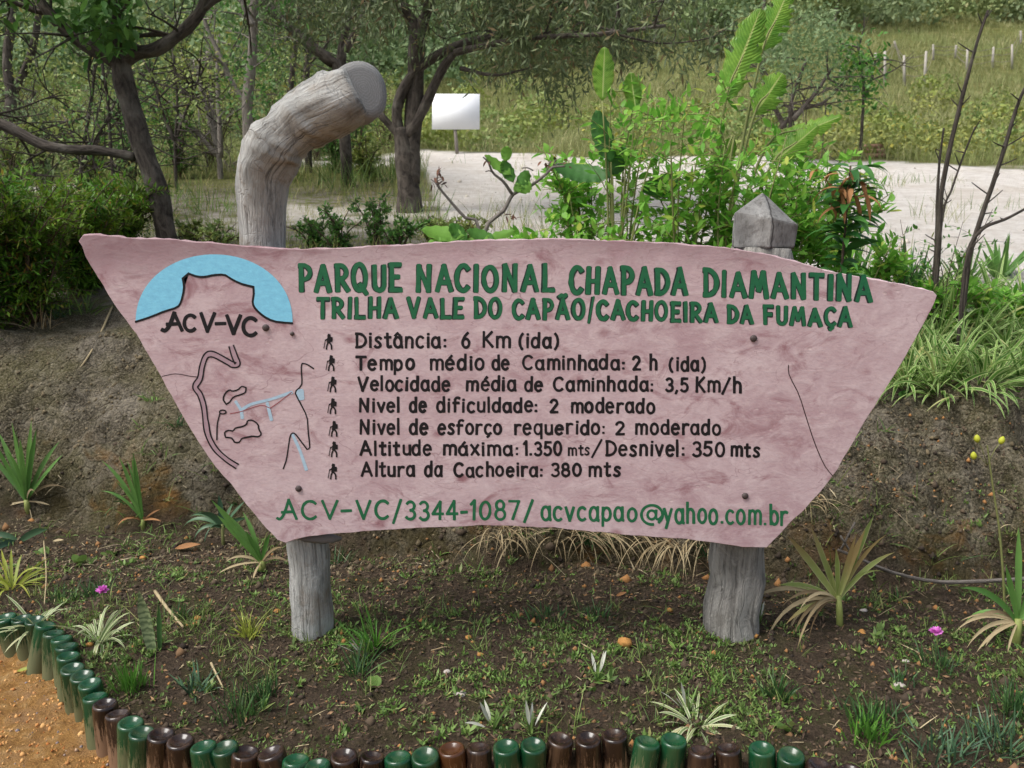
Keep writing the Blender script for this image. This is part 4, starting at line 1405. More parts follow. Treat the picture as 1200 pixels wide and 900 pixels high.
P = hit(22, 636)
strap_plant('broad_leaf_plant', P, [(0, 0, 52, .15, .034, .4), (0, 180, 50, .14, .03, 1.2), (0, 190, 80, .14, .04, .4), (0, 240, 70, .1, .03, .6)],
            'low plant with two broad bluish leaves at the left edge', mats=(M_aloe,))

# snake plant
P = hit(180, 768)
root = tag(empty('snake_plant', P), 'single mottled snake plant leaf standing in the bed', 'plant')
t = NT('snake_leaf')
w_ = t.n('ShaderNodeTexWave', bands_direction='Z'); w_.inputs['Scale'].default_value = 16; w_.inputs['Distortion'].default_value = 5; w_.inputs['Detail Scale'].default_value = 3
t.l(t.coord('Object'), w_.inputs['Vector'])
t.principled(t.mix(w_.outputs['Fac'], L(78, 92, 62), L(126, 138, 98)), .5)
mb = MB()
ribbons(mb, [P - np.array([0, 0, .02])], [[-.16, .05, 1.0]], [.235], [.038], 12, [-.02], .5, 'strap', R_, upref=np.array([[.1, -1, .1]]))
mb.build('leaf', t.m, root)
mb = MB()
ribbons(mb, [P + np.array([.016, .01, -.01])], [[.03, .05, 1.0]], [.17], [.016], 8, [.0], .5, 'strap', R_, upref=np.array([[.1, -1, .1]]))
mb.build('young_leaf', M_dark, root)

# ---- tufts in the bed
TUF = [  # px, py, material, N, Lmin, Lmax, width, tilt, grav, r, label
    (155, 806, M_bright, 90, .05, .11, .0045, (.02, .55), .3, .035, 'dense bright green chive-like tuft beside the brown bottles'),
    (292, 746, M_yellow, 60, .06, .11, .004, (.1, 1.0), .9, .02, 'yellow-green grass tuft left of the left post'),
    (105, 698, M_dark, 80, .04, .09, .004, (.05, 1.0), .4, .045, 'dark grassy tuft carrying a pink flower at left'),
    (70, 706, M_dark, 55, .03, .07, .004, (.05, 1.0), .4, .035, 'small dark tuft left of the pink-flowered one'),
    (285, 842, M_dark, 110, .05, .11, .0045, (.05, .85), .4, .06, 'wide dark green tuft near the front left of the bed'),
    (310, 820, M_dark, 60, .05, .10, .0045, (.05, .7), .4, .03, 'taller dark tuft behind the wide front left tuft'),
    (440, 762, M_bright, 55, .08, .18, .007, (.2, 1.15), .7, .02, 'spreading tuft with whitish blades in the middle left of the bed'),
    (420, 790, M_dark, 40, .06, .12, .005, (.1, .9), .6, .03, 'dark thin tuft in front of the whitish blades'),
    (1022, 845, M_dark, 120, .04, .08, .0048, (.05, .8), .4, .05, 'dense round tuft in the right half of the bed'),
    (1018, 862, M_bright, 90, .04, .09, .0048, (.05, .7), .4, .04, 'long green tuft just in front of the round one'),
    (1100, 783, M_dark, 90, .04, .085, .0042, (.05, .9), .4, .05, 'dark tuft below the right pink flower'),
    (1185, 838, M_dark, 80, .06, .13, .005, (.05, .8), .5, .04, 'dark blue-green tuft near the right edge'),
    (1165, 872, M_aloe, 90, .05, .1, .0055, (.1, 1.0), .5, .05, 'bluish tuft at the lower right corner'),
    (1105, 885, M_aloe, 90, .05, .1, .0055, (.1, 1.1), .5, .06, 'low bluish tuft right of the last bottles'),
    (910, 818, M_dark, 50, .05, .11, .005, (.1, .9), .5, .02, 'narrow dark tuft in front of the right post'),
    (640, 728, M_dark, 100, .02, .06, .005, (0.2, 1.2), .4, .05, 'low dark mat of fine leaves under the middle of the slab'),
    (700, 726, M_dark, 100, .02, .06, .005, (0.2, 1.2), .4, .05, 'low dark mat of fine leaves right of the slab\'s middle'),
    (215, 722, M_dark, 45, .03, .06, .004, (.1, 1.0), .4, .03, 'thin dark tuft behind the fallen stick'),
    (398, 660, M_dark, 35, .05, .1, .005, (.2, 1.1), .8, .03, 'dark grass tuft just right of the left post'),
    (230, 812, M_aloe, 30, .05, .1, .007, (.3, 1.2), .4, .02, 'small bluish rosette left of the wide front tuft'),
    (1058, 800, M_dark, 40, .03, .06, .004, (.1, .9), .4, .03, 'little sparse tuft between the two pink-flower tufts'),
]
tg = 'grassy tufts planted in the bed'
for px, py, m, N, l0, l1, w, tl, gv, r, lb in TUF:
    p = hit(px, py)
    tuft('grass_tuft', p, m, N, l0, l1, w, tl, gv, r, lb, 'grass tuft', tg)

for px, py, N, l0, l1, m, lb in ((118, 752, 34, .10, .2, M_spiderw, 'pale striped spider plant behind the left bottles'), (12, 690, 30, .12, .22, M_yellow, 'yellowish arching grass clump at the left edge'),
                                 (42, 738, 22, .1, .17, M_spiderw, 'thin pale spider plant leaning over the left bottles'), (815, 850, 26, .08, .16, M_spiderw, 'thin spider plant with a white leaf near the front right bottles')):
    p = hit(px, py)
    tuft('spider_plant', p, m, N, l0, l1, .010, (.5, 1.35), 1.4, .012, lb, 'spider plant', 'spider plants in the bed', S=7, kind='strap')

# tufts with white bladed leaves
for px, py, az, lb in ((578, 858, (200, 120, 160), 'sprout with white folded leaves at the front centre'), (622, 862, (60, 85, 110), 'single white bladed sprout beside the front centre one'),
                       (806, 838, (150, 200, 120), 'white leaf sprout near the right front bottles'), (888, 735, (180, 60, 80), 'leafy sprout with a white tip at the foot of the right post'),
                       (428, 775, (175, 185, 195), 'sprout of white flattened blades left of centre'), (700, 800, (70, 110, 60), 'small white-tipped sprout in the middle right of the bed')):
    p = hit(px, py)
    root = tag(empty('white_leaf_sprout', p), lb, 'sprout', 'white-leaved sprouts in the bed')
    mb = MB()
    d = fan_dirs(R_, 18, .05, 1.1)
    ribbons(mb, np.tile(p, (18, 1)), d, R_.uniform(.04, .1, 18), .006, 5, .6, .2, 'blade', R_)
    mb.build('blades', M_weed, root)
    mb = MB()
    a = np.radians(az); tl = np.radians([50, 30, 22])
    d = np.stack([np.cos(a) * np.sin(tl), np.sin(a) * np.sin(tl) - .2, np.cos(tl)], 1)
    ribbons(mb, p + d * .03, d, [.075, .06, .07], .011, 6, [.5, .3, .2], .3, 'leaf', R_)
    mb.build('white_blades', M_white, root)

# pink flowers
for px, py, h_, lb in ((120, 693, .07, 'pink fringed flower at the left of the bed'), (1097, 742, .07, 'pink fringed flower at the right of the bed')):
    foot = hit(px, py + 26)
    root = tag(empty('pink_flower', foot), lb, 'flower')
    top_ = at(px, py, foot[1])
    mb = MB(); tube(mb, [foot, (foot + top_) / 2 + np.array([.004, 0, 0]), top_], .0016, 6); mb.build('stem', M_stem, root)
    mb = MB()
    N = 46
    az = R_.uniform(0, 2 * math.pi, N); tl = R_.uniform(.3, 1.5, N)
    d = np.stack([np.cos(az) * np.sin(tl), np.sin(az) * np.sin(tl), np.cos(tl)], 1)
    ribbons(mb, np.tile(top_, (N, 1)), d, .024, .011, 3, .1, .1, 'oval', R_)
    mb.build('petals', M_pink, root)

# yellow buds on a thin stalk at the right
foot = hit(1178, 740)
root = tag(empty('budding_stalk', foot), 'thin yellowish stalk with three yellow buds against the right bank', 'flower stalk')
Yk = foot[1]
kp = [foot] + [at(x, y, Yk) for x, y in ((1176, 680), (1171, 620), (1165, 580), (1158, 530), (1157, 522))]
mb = MB(); tube(mb, spline(kp, 20), np.linspace(.0048, .002, 20), 6)
for e in ((1145, 514), (1141, 534), (1174, 516)):
    tube(mb, [at(1157, 545, Yk), at((1157 + e[0]) / 2, (545 + e[1]) / 2 - 3, Yk), at(e[0], e[1], Yk)], .0013, 5)
mb.build('stem', M_stem, root)
for e in ((1145, 514), (1141, 534), (1174, 516)):
    c = at(e[0], e[1], Yk)
    mb = MB(); dd = np.array([.3 if e[0] > 1160 else -.15, 0, 1.0]) * .011
    tube(mb, [c - dd * 1.2, c - dd * .7, c, c + dd * .7, c + dd * 1.2], [.003, .0085, .0105, .0075, .002], 10)
    mb.build('bud', M_yel, root)
mb = MB(); ribbons(mb, [kp[2]], [[.6, -.2, .8]], [.06], [.006], 6, [2.4], .2, 'blade', R_); mb.build('withered_leaf', M_dry, root)

# little round leaves
for px, py, r, lb in ((92, 660, .02, 'two round pads of a seedling behind the left tuft'), (130, 652, .022, 'low pair of round leaves right of the seedling'), (50, 650, .02, 'small paired seedling leaves near the left edge'), (440, 806, .018, 'tiny clover-like seedling at the front')):
    p = hit(px, py)
    mb = MB(); d = fan_dirs(R_, 4, .6, 1.2)
    ribbons(mb, np.tile(p, (4, 1)), d, r * 2.2, r * 1.9, 5, .2, .1, 'oval', R_)
    tag(mb.build('seedling', M_weed, None, p), lb, 'seedling', 'seedlings with round leaves')

# ---- stones, dead leaves, sticks
t = NT('orange_stone')
t.principled(t.mix(t.noise(30, 5, .7, t.coord('Object')), L(138, 92, 46), L(190, 142, 80)), .85, t.bump(t.noise(60, 4, .7, t.coord('Object')), .6, .004))
M_ostone = t.m
M_gstone = simple('pale_stone', L(160, 152, 144), .85)


def stone(p, r, mat, label, sq=.6, name='stone', group=None):
    mb = MB()
    n = 10
    vv = []
    th = np.linspace(0, math.pi, 7); ph = np.linspace(0, 2 * math.pi, n, endpoint=False)
    sd = R_.random() * 50
    for a in th:
        for b in ph:
            d = np.array([math.sin(a) * math.cos(b), math.sin(a) * math.sin(b), math.cos(a)])
            k = 1 + .5 * mnoise.noise(Vector(d * 1.3 + sd))
            vv.append(np.array(p) + d * np.array([r, r * .9, r * sq]) * k)
    fq = [(i * n + j, (i + 1) * n + j, (i + 1) * n + (j + 1) % n, i * n + (j + 1) % n) for i in range(6) for j in range(n)]
    mb.add(np.array(vv), np.array(fq))
    return tag(mb.build(name, mat, None, p, smooth=False), label, 'stone', group)


for px, py, r, lb in ((733, 756, .024, 'largest orange stone, lying right of the bed\'s middle'), (632 + 145, 738, .012, 'small orange stone under the right end of the slab'), (549, 750, .012, 'flat orange stone left of the bed\'s centre'),
                      (1010, 744, .016, 'orange stone to the right of the ragged dracaena'), (325, 718, .012, 'orange stone just left of the left post'), (105, 757, .012, 'orange stone beside the left bottles'),
                      (232, 726, .013, 'orange stone behind the fallen stick'), (563, 770, .011, 'orange stone in the middle of the bed'), (785, 717, .013, 'orange stone near the foot of the bank'),
                      (168, 655, .014, 'orange clod at the foot of the narrow iris'), (884, 746, .014, 'orange stone at the foot of the right post')):
    p = hit(px, py); stone(p + np.array([0, 0, r * .2]), r, M_ostone, lb, .7, 'orange_stone', 'orange stones in the bed')
for px, py, r, lb in ((524, 788, .012, 'pale grey pebble at the bed\'s middle'), (540, 816, .02, 'flat pale stone at the front centre'), (1055, 805, .018, 'pale grey stone in the right of the bed'), (1012, 716, .013, 'grey pebble at the foot of the right bank'), (1062, 776, .012, 'whitish pebble near the right flower')):
    p = hit(px, py); stone(p, r, M_gstone, lb, .45, 'pale_stone', 'pale stones in the bed')

for px, py, az, ln, m, lb in ((205, 646, 10, .11, M_dryb, 'curled brown dead leaf on the soil left of the sign'), (62, 637, 0, .05, M_dry, 'pale flat dead leaf near the left edge'), (20, 790, 20, .05, M_yellow, 'yellow fallen leaf on the orange path'), (722, 832 - 130, 30, .05, M_dryb, 'brown dead leaf below the hanging straw')):
    p = hit(px, py); a = math.radians(az)
    mb = MB(); ribbons(mb, [p + np.array([0, 0, .01])], [[math.cos(a), math.sin(a), .25]], [ln], [ln * .3], 6, [.35], .5, 'leaf', R_, upref=np.array([[0, -.5, 1.0]]))
    tag(mb.build('dead_leaf', m, None, p), lb, 'dead leaf', 'dead leaves on the ground')


def stick(pxs, r, mat, label, lift=.008, name='fallen_twig', Y=None, forks=()):
    pts = [at(x, y, Y) if Y else hit(x, y) + np.array([0, 0, lift]) for x, y in pxs]
    mb = MB(); q = spline(pts, 14)
    tube(mb, q, np.linspace(r, r * .6, 14), 7, True, .2, 3)
    for a, b in forks:
        s = [at(x, y, Y) if Y else hit(x, y) + np.array([0, 0, lift]) for x, y in (a, b)]
        tube(mb, spline(s, 5), r * .5, 5)
    return tag(mb.build(name, mat, None, pts[0]), label, 'twig')


stick([(182, 696), (198, 718), (215, 738)], .007, M_dry, 'short pale stick lying behind the snake plant')
stick([(52, 642), (55, 680), (53, 718)], .003, M_dry, 'thin straight straw lying toward the left bottles', .03)
stick([(1210, 678), (1150, 681), (1100, 682), (1050, 672), (1010, 656), (982, 644)], .0085, M_bark2, 'long bare grey twig bending across the right bank', Y=3.06, forks=(((1000, 652), (985, 628)), ((985, 645), (1002, 612))))
stick([(132, 362), (110, 410), (85, 445), (48, 470)], .006, M_dry, 'thin dry stick lying down the left bank', .012)
stick([(1080, 466), (1120, 452), (1170, 440), (1210, 434)], .008, M_dry, 'pale dry stalk lying along the top of the right bank', .03)
stick([(1130, 460), (1170, 447), (1215, 440)], .005, M_dry, 'second thinner dry stalk beside the pale one', .02)
stick([(128, 832), (140, 856)], .003, M_dry, 'short straw leaning on the brown bottles', .04)
stick([(248, 785), (262, 815)], .004, M_dry, 'thin pale straw in the front left of the bed', .02)

# ---- fine stuff on the soil
def soil_points(rng, N, x0, x1, y0, y1, cond=None):
    x = rng.uniform(x0, x1, N); y = rng.uniform(y0, y1, N)
    k = y > y_edge(x) + .03
    if cond is not None:
        k &= cond(x, y)
    x, y = x[k], y[k]
    return np.stack([x, y, gz(x, y, True)], 1)


rg = np.random.default_rng(101)
# small weeds
P_ = soil_points(rg, 34000, -2.3, 2.4, 1.75, 3.5, lambda x, y: rg.random(len(x)) < np.clip((fbm(x * 3 + 4, y * 3, 7, 4) + .08) * 4.0, .12, .95) * np.where(y < 2.75, 1, .3))
m = 8
b = np.repeat(P_, m, 0) + rg.normal(0, .007, (len(P_) * m, 3)) * np.array([1, 1, .3])
d = fan_dirs(rg, len(b), .25, 1.35)
sc = np.repeat(rg.gamma(5, .19, len(P_)), m)
mb = MB(); ribbons(mb, b, d, rg.uniform(.007, .017, len(b)) * sc, .0045 * sc, 2, .4, 0, 'leaf', rg)
o = mb.build('bed_weeds', M_weed); o['kind'] = 'stuff'
# straw and mulch
P_ = soil_points(rg, 4500, -2.6, 2.7, 1.7, 4.2, lambda x, y: rg.random(len(x)) < np.where(y < 3.4, .7, .25))
d = rand_dirs(rg, len(P_), .15, .25)
mb = MB(); ribbons(mb, P_ + np.array([0, 0, .004]), d, rg.gamma(1.5, .013, len(P_)) + .006, rg.uniform(.0015, .0045, len(P_)), 2, .2, .3, 'blade', rg)
o = mb.build('straw_litter', M_dry); o['kind'] = 'stuff'
P_ = soil_points(rg, 12000, -2.6, 2.7, 1.7, 3.6)
d = rand_dirs(rg, len(P_), .1, .3)
M_mulch = leafmat('dark_mulch', L(52, 42, 34), L(104, 84, 66), L(140, 110, 80), .9, 0)
mb = MB(); ribbons(mb, P_ + np.array([0, 0, .003]), d, rg.uniform(.008, .03, len(P_)), rg.uniform(.003, .010, len(P_)), 2, .2, .3, 'leaf', rg)
o = mb.build('leaf_mulch', M_mulch); o['kind'] = 'stuff'


def crumbs(name, P_, r, mat):
    N = len(P_)
    oct_ = np.array([[1, 0, 0], [0, 1, 0], [-1, 0, 0], [0, -1, 0], [0, 0, 1], [0, 0, -1]], float)
    V = P_[:, None, :] + oct_[None] * r[:, None, None] * rg.uniform(.55, 1.3, (N, 6, 1))
    fs = np.array([(0, 1, 4), (1, 2, 4), (2, 3, 4), (3, 0, 4), (1, 0, 5), (2, 1, 5), (3, 2, 5), (0, 3, 5)])
    mb = MB(); mb.add(V.reshape(-1, 3), (np.arange(N)[:, None, None] * 6 + fs[None]).reshape(-1, 3))
    o = mb.build(name, mat, smooth=False); o['kind'] = 'stuff'


M_crumb = leafmat('soil_crumb', L(42, 35, 29), L(84, 71, 57), L(146, 104, 62), .95, 0)
P_ = soil_points(rg, 16000, -2.5, 2.6, 1.7, 3.7)
crumbs('soil_crumbs', P_, rg.gamma(2.0, .0022, len(P_)) + .002, M_crumb)
x = rg.uniform(-2.2, -.4, 6000); y = rg.uniform(1.5, 2.75, 6000); k = y < y_edge(x) - .035
P_ = np.stack([x, y, gz(x, y, True)], 1)[k]
M_pebble = leafmat('path_gravel', L(150, 92, 44), L(204, 160, 104), L(120, 110, 110), .95, 0)
crumbs('path_gravel', P_, rg.gamma(1.3, .002, len(P_)) + .0015, M_pebble)
# crumbs and straw down the bank
x = rg.uniform(-2.8, 3, 9000); y = rg.uniform(3.3, 4.9, 9000)
P_ = np.stack([x, y, gz(x, y, True)], 1)
M_bcr = leafmat('bank_crumb', L(66, 58, 42), L(112, 100, 78), None, .95, 0)
crumbs('bank_crumbs', P_, rg.gamma(1.6, .0026, len(P_)) + .002, M_bcr)

# ---- dry grass hanging over the dark foot of the bank, under the slab
def hanging(px0, px1, py, N, ln, name, label, mat, tilt):
    rngl = np.random.default_rng(px0)
    px = rngl.uniform(px0, px1, N)
    b = np.array([hit(a, py + rngl.normal(0, 5)) for a in px]) + np.array([0, -.02, .01])
    d = np.stack([rngl.normal(tilt, .45, N), rngl.uniform(-.9, -.1, N), rngl.uniform(-.1, .7, N)], 1)
    mb = MB(); ribbons(mb, b, d, rngl.uniform(.4, 1.0, N) * ln, rngl.uniform(.003, .007, N), 8, rngl.uniform(1.2, 2.8, N), .2, 'blade', rngl)
    c = b.mean(0)
    return tag(mb.build(name, mat, None, c), label, 'dry grass', 'clumps of dry grass hanging over the bank')


hanging(565, 615, 628, 46, .26, 'hanging_grass', 'straw tuft hanging straight down under the slab\'s middle', M_dry, 0.1)
hanging(650, 760, 628, 80, .34, 'hanging_grass', 'wide sheaf of dry grass sweeping right under the slab', M_dry, .45)
hanging(760, 830, 640, 50, .26, 'hanging_grass', 'dry grass fringe left of the right post', M_dry, -.2)
hanging(890, 960, 590, 24, .2, 'hanging_grass', 'loose dry grass at the slab\'s right lower edge', M_dry, .2)
for (px, py, N, l0, l1, lb) in ((515, 652, 8, .05, .1, 'small upright sprout under the slab'), (560, 672, 22, .06, .12, 'green blades beside the hanging straw'), (690, 640, 26, .1, .2, 'green grass among the dry sheaf'), (830, 655, 20, .08, .16, 'green tuft left of the right post'),
                                (180, 470, 24, .05, .12, 'small grass tuft high on the left bank'), (205, 500, 22, .06, .13, 'grass tuft by the slab\'s left edge'), (170, 505, 18, .05, .1, 'low sprawling grass on the left bank'), (175, 533, 16, .05, .1, 'sprawling blades above the narrow iris'), (148, 590, 14, .08, .18, 'yellowing grass stalks left of the narrow iris'),
                                (1020, 565, 26, .05, .1, 'green sprawling weed on the right bank'), (1025, 640, 22, .06, .14, 'dark grass wisps behind the ragged dracaena'), (1050, 704, 6, .05, .1, 'single green blade on the right bank'), (280, 590, 24, .05, .12, 'grass below the slab\'s left slope')):
    tuft('bank_grass', hit(px, py), M_weed if R_.random() < .6 else M_dark, N, l0, l1, .007, (.3, 1.35), .9, .02, lb, 'grass', 'green grass tufts on the bank', S=5)

x = rg.uniform(-2.3, 2.4, 1500); y = rg.uniform(1.8, 3.4, 1500)
k = (y > y_edge(x) + .05) & (rg.random(1500) < np.clip((fbm(x * 1.8, y * 1.8, 17, 3) + .1) * 3, .05, .8)); x, y = x[k], y[k]
c = np.repeat(np.stack([x, y, gz(x, y, True)], 1), 9, 0) + rg.normal(0, .012, (len(x) * 9, 3)) * np.array([1, 1, 0])
mb = MB(); ribbons(mb, c, fan_dirs(rg, len(c), .1, 1.2), rg.gamma(3, .014, len(c)) + .01, .003, 4, rg.uniform(.2, 1.4, len(c)), 0, 'blade', rg)
o = mb.build('straggly_grass', leafmat('straggly_blade', L(56, 84, 42), L(112, 132, 66), L(150, 140, 96), .6, .25, patch=L(120, 134, 70), pscale=3)); o['kind'] = 'stuff'
x = rg.uniform(-2.9, 3.0, 9000); y = rg.uniform(3.3, 5.0, 9000); k = rg.random(9000) < np.clip(.3 + 2.2 * fbm(x * 2, y * 2, 19, 3), .05, 1); x, y = x[k], y[k]
c = np.stack([x, y, gz(x, y, True) + .006], 1); d = rand_dirs(rg, len(c), 0, .3); d[:, 2] -= .15 * (y < 4.2)
mb = MB(); ribbons(mb, c, d, rg.gamma(1.6, .03, len(c)) + .01, rg.uniform(.0015, .005, len(c)), 3, .5, 0, 'blade', rg)
o = mb.build('bank_litter', leafmat('bank_straw', L(96, 84, 62), L(160, 148, 122), L(70, 56, 42), .9, 0)); o['kind'] = 'stuff'
x = rg.uniform(-2.9, 3.0, 2600); y = rg.uniform(3.4, 4.8, 2600); k = rg.random(2600) < np.clip((fbm(x * 1.6 + 5, y * 1.6, 23, 3) - .03) * 5, 0, .9) * sstep(3.3, 4.0, y); x, y = x[k], y[k]
c = np.repeat(np.stack([x, y, gz(x, y, True)], 1), 7, 0) + rg.normal(0, .015, (len(x) * 7, 3)) * np.array([1, 1, .2])
d = fan_dirs(rg, len(c), .3, 1.4); d[:, 1] -= .3
mb = MB(); ribbons(mb, c, d, rg.gamma(3, .018, len(c)) + .012, .0045, 4, rg.uniform(.4, 1.8, len(c)), 0, 'blade', rg)
o = mb.build('bank_weeds', M_weed); o['kind'] = 'stuff'
# clods broken from the bank
x = rg.uniform(-2.8, 2.8, 520); y = np.interp(x, [-2.4, -1.3, -.6, 0, .6, 1.4, 2.4], [4.0, 3.85, 3.5, 3.42, 3.36, 3.2, 3.15]) + rg.normal(0, .16, 520)
c = np.stack([x, y, gz(x, y, True)], 1)
crumbs('bank_clods', c, rg.gamma(1.2, .005, len(c)) + .003, M_crumb)

# ------------------------------------------------------------------ right bank: spider plants, creeper, agaves
sg = 'spider plants massed on the right bank'
spots = [(1082, 438), (1120, 448), (1160, 455), (1197, 458), (1078, 392), (1110, 395), (1146, 398), (1185, 405), (1092, 360), (1128, 362), (1165, 366), (1200, 372), (1140, 415), (1210, 425), (1100, 410), (1180, 425), (1068, 420), (1062, 455), (1100, 466), (1145, 470)]
where = ['lowest at the slab\'s right edge', 'low, second from the slab', 'low with long drooping blades', 'lowest at the right edge of the photo', 'pressed against the slab\'s sloping edge', 'in the middle row nearest the slab',
         'in the middle row', 'in the middle row by the right edge', 'just below the slab\'s right tip', 'in the back row near the slab', 'in the back row', 'in the back row at the right edge', 'in the heart of the clump', 'at the lower right edge', 'just off the slab, yellowish', 'right of the heart of the clump', 'tucked behind the slab\'s sloping edge', 'small, alone at the lower left of the clump', 'hanging over the bare bank', 'hanging over the bank near the dry stalks']
for (px, py), wh in zip(spots, where):
    p = hit(px, py)
    tuft('spider_plant', p, M_spider, 78, .16, .42, .0145, (.2, 1.25), 1.6, .02, 'variegated spider plant ' + wh, 'spider plant', sg, S=9, kind='strap', fold=.3)
mb = MB()
P_ = []
for i in range(230):
    px = R_.uniform(1050, 1210); py = 425 + (px - 1050) * .22 + R_.normal(10, 14)
    P_.append(hit(px, py))
P_ = np.array(P_) + np.array([0, -.02, .02])
d = rand_dirs(R_, len(P_), .3, .5); d[:, 1] -= .4
ribbons(mb, P_, d, R_.uniform(.03, .05, len(P_)), R_.uniform(.028, .045, len(P_)), 4, .5, .12, 'oval', R_)
o = mb.build('creeping_ground_cover', M_shrub2); o['kind'] = 'stuff'
# white star flower
p = at(1131, 364, hit(1110, 395)[1] - .12)
root = tag(empty('white_flower', p), 'white star-shaped flower in front of the spider plants', 'flower')
d = fan_dirs(R_, 14, 1.0, 1.6); d[:, 1] -= .4
mb = MB(); ribbons(mb, np.tile(p, (14, 1)), d, .04, .01, 4, .3, .1, 'leaf', R_); mb.build('petals', M_whitefl, root)
mb = MB(); tube(mb, [p, p + np.array([.02, .06, -.1]), p + np.array([.03, .12, -.25])], .002, 5); mb.build('stem', M_stem, root)

for px, py, N, ln, m, lb in ((1060, 352, 30, .42, M_lance, 'agave-like rosette of stiff blue-green swords behind the slab\'s right tip'), (1172, 325, 24, .36, M_iris, 'sword-leaved clump at the right behind the spider plants'), (1130, 330, 22, .3, M_iris, 'upright green blades between the two rosettes'), (1000, 330, 22, .34, M_shrub2, 'leafy green clump behind the slab\'s right shoulder')):
    p = hit(px, py)
    tuft('sword_plant', p, m, N, ln * .6, ln, .032, (.05, 1.0), .15, .03, lb, 'plant', 'sword-leaved plants behind the sign', S=6, kind='blade', fold=.35)


# ------------------------------------------------------------------ shrubs built from stems and leaves
def shrub_mbs(rng, base, h, spread, nst, ntw, nlf, ll, lw, droop=.4, kind='leaf', r0=.008, lean=(0, 0), fold=.25, low=.25, twl=.3, S=4):
    ms, ml = MB(), MB()
    base = np.array(base)
    for s in range(nst):
        a = rng.uniform(0, 2 * math.pi); sp = rng.uniform(.15, 1.0) * spread
        H = h * rng.uniform(.65, 1.05)
        off = np.array([math.cos(a) * sp + lean[0], math.sin(a) * sp * .8 + lean[1], H])
        mid = base + off * np.array([.35, .35, .55]) + rng.normal(0, .04, 3) * h
        pts = spline([base + np.array([math.cos(a), math.sin(a), 0]) * .03 - np.array([0, 0, .04]), mid, base + off], 9)
        tube(ms, pts, np.linspace(r0, r0 * .3, 9), 6)
        LB = []; LD = []
        for k in range(ntw):
            t = rng.uniform(low, 1.0); i = min(int(t * 8), 7); p0 = pts[i] + (pts[i + 1] - pts[i]) * (t * 8 - i)
            dr = nrm(np.array([rng.normal(), rng.normal(), rng.uniform(-.1, .9)]))
            tl = h * twl * rng.uniform(.4, 1.0) * (1.25 - t * .5)
            p1 = p0 + dr * tl * .5; p2 = p0 + dr * tl + np.array([0, 0, -tl * .1])
            q = spline([p0, p1, p2], 5)
            tube(ms, q, np.linspace(r0 * .35, r0 * .15, 5), 4, False)
            for j in range(nlf):
                u = (j + .6) / nlf
                p = q[0] + (q[-1] - q[0]) * u + rng.normal(0, .006, 3)
                sd = nrm(np.cross(dr, rng.normal(0, 1, 3)))
                LB.append(p); LD.append(dr * .55 + sd * .8 + np.array([0, 0, .15]))
        N = len(LB)
        if N:
            ribbons(ml, np.array(LB), np.array(LD), ll * rng.uniform(.55, 1.2, N), lw * rng.uniform(.6, 1.2, N), S, droop * rng.uniform(.2, 1.6, N), fold, kind, rng)
    return ms, ml


def shrub(name, base, h, spread, nst, ntw, nlf, ll, lw, mat, label, cat='shrub', group=None, seed=0, stem=None, **kw):
    rng = np.random.default_rng(seed)
    root = tag(empty(name, base), label, cat, group)
    ms, ml = shrub_mbs(rng, base, h, spread, nst, ntw, nlf, ll, lw, **kw)
    ms.build('stems', stem or M_stemb, root)
    ml.build('foliage', mat, root)
    return root


Gs = lambda px, Y: G(float(at(px, 300, Y)[0]), Y)
shrub('leafy_shrub', Gs(800, 4.75), 1.3, .5, 10, 13, 6, .075, .034, M_shrub, 'tall airy shrub with fresh green leaves behind the slab, tallest there', seed=3, stem=M_stem)
shrub('leafy_shrub', Gs(862, 4.6), 1.02, .4, 9, 13, 7, .078, .034, M_shrub, 'bushy fresh green shrub left of the pointed post', seed=4, stem=M_stem)
shrub('leafy_shrub', Gs(728, 4.9), 1.3, .36, 7, 11, 6, .074, .034, M_shrub, 'light green shrub left of the tallest one', seed=5, stem=M_stem)
shrub('leafy_shrub', Gs(668, 4.7), .45, .32, 16, 12, 8, .065, .036, M_shrub, 'low green shrub with rounded leaves above the slab\'s middle', seed=6, stem=M_stem)
shrub('leafy_shrub', Gs(930, 4.9), .78, .36, 9, 13, 7, .074, .032, M_shrub, 'green shrub behind the pointed post', seed=7, stem=M_stem)
shrub('leafy_shrub', Gs(620, 4.7), .32, .24, 10, 9, 7, .065, .036, M_shrub2, 'low clump of mid green leaves right of the forked sapling', seed=8, stem=M_stem)

for i, (px, Y, h_, sp_w, lb) in enumerate(((690, 5.05, 1.0, .34, 'loose light green shrub leaning left over the sand'), (640, 4.95, .42, .3, 'low loose shrub over the sand left of the light green ones'), (760, 4.6, .55, .34, 'low leafy shrub just above the slab in front of the tallest'),
                                             (905, 5.2, 1.02, .38, 'airy shrub reaching right over the sand'), (955, 5.0, .8, .34, 'light green shrub between the pointed post and the drooping sapling'), (1010, 4.5, .5, .26, 'low green shrub at the foot of the drooping sapling'))):
    shrub('leafy_shrub', Gs(px, Y), h_, sp_w, 8, 12, 7, .075, .034, M_shrub, lb, seed=80 + i, stem=M_stem, lean=((-.12, 0) if px < 700 else (.1, 0)))

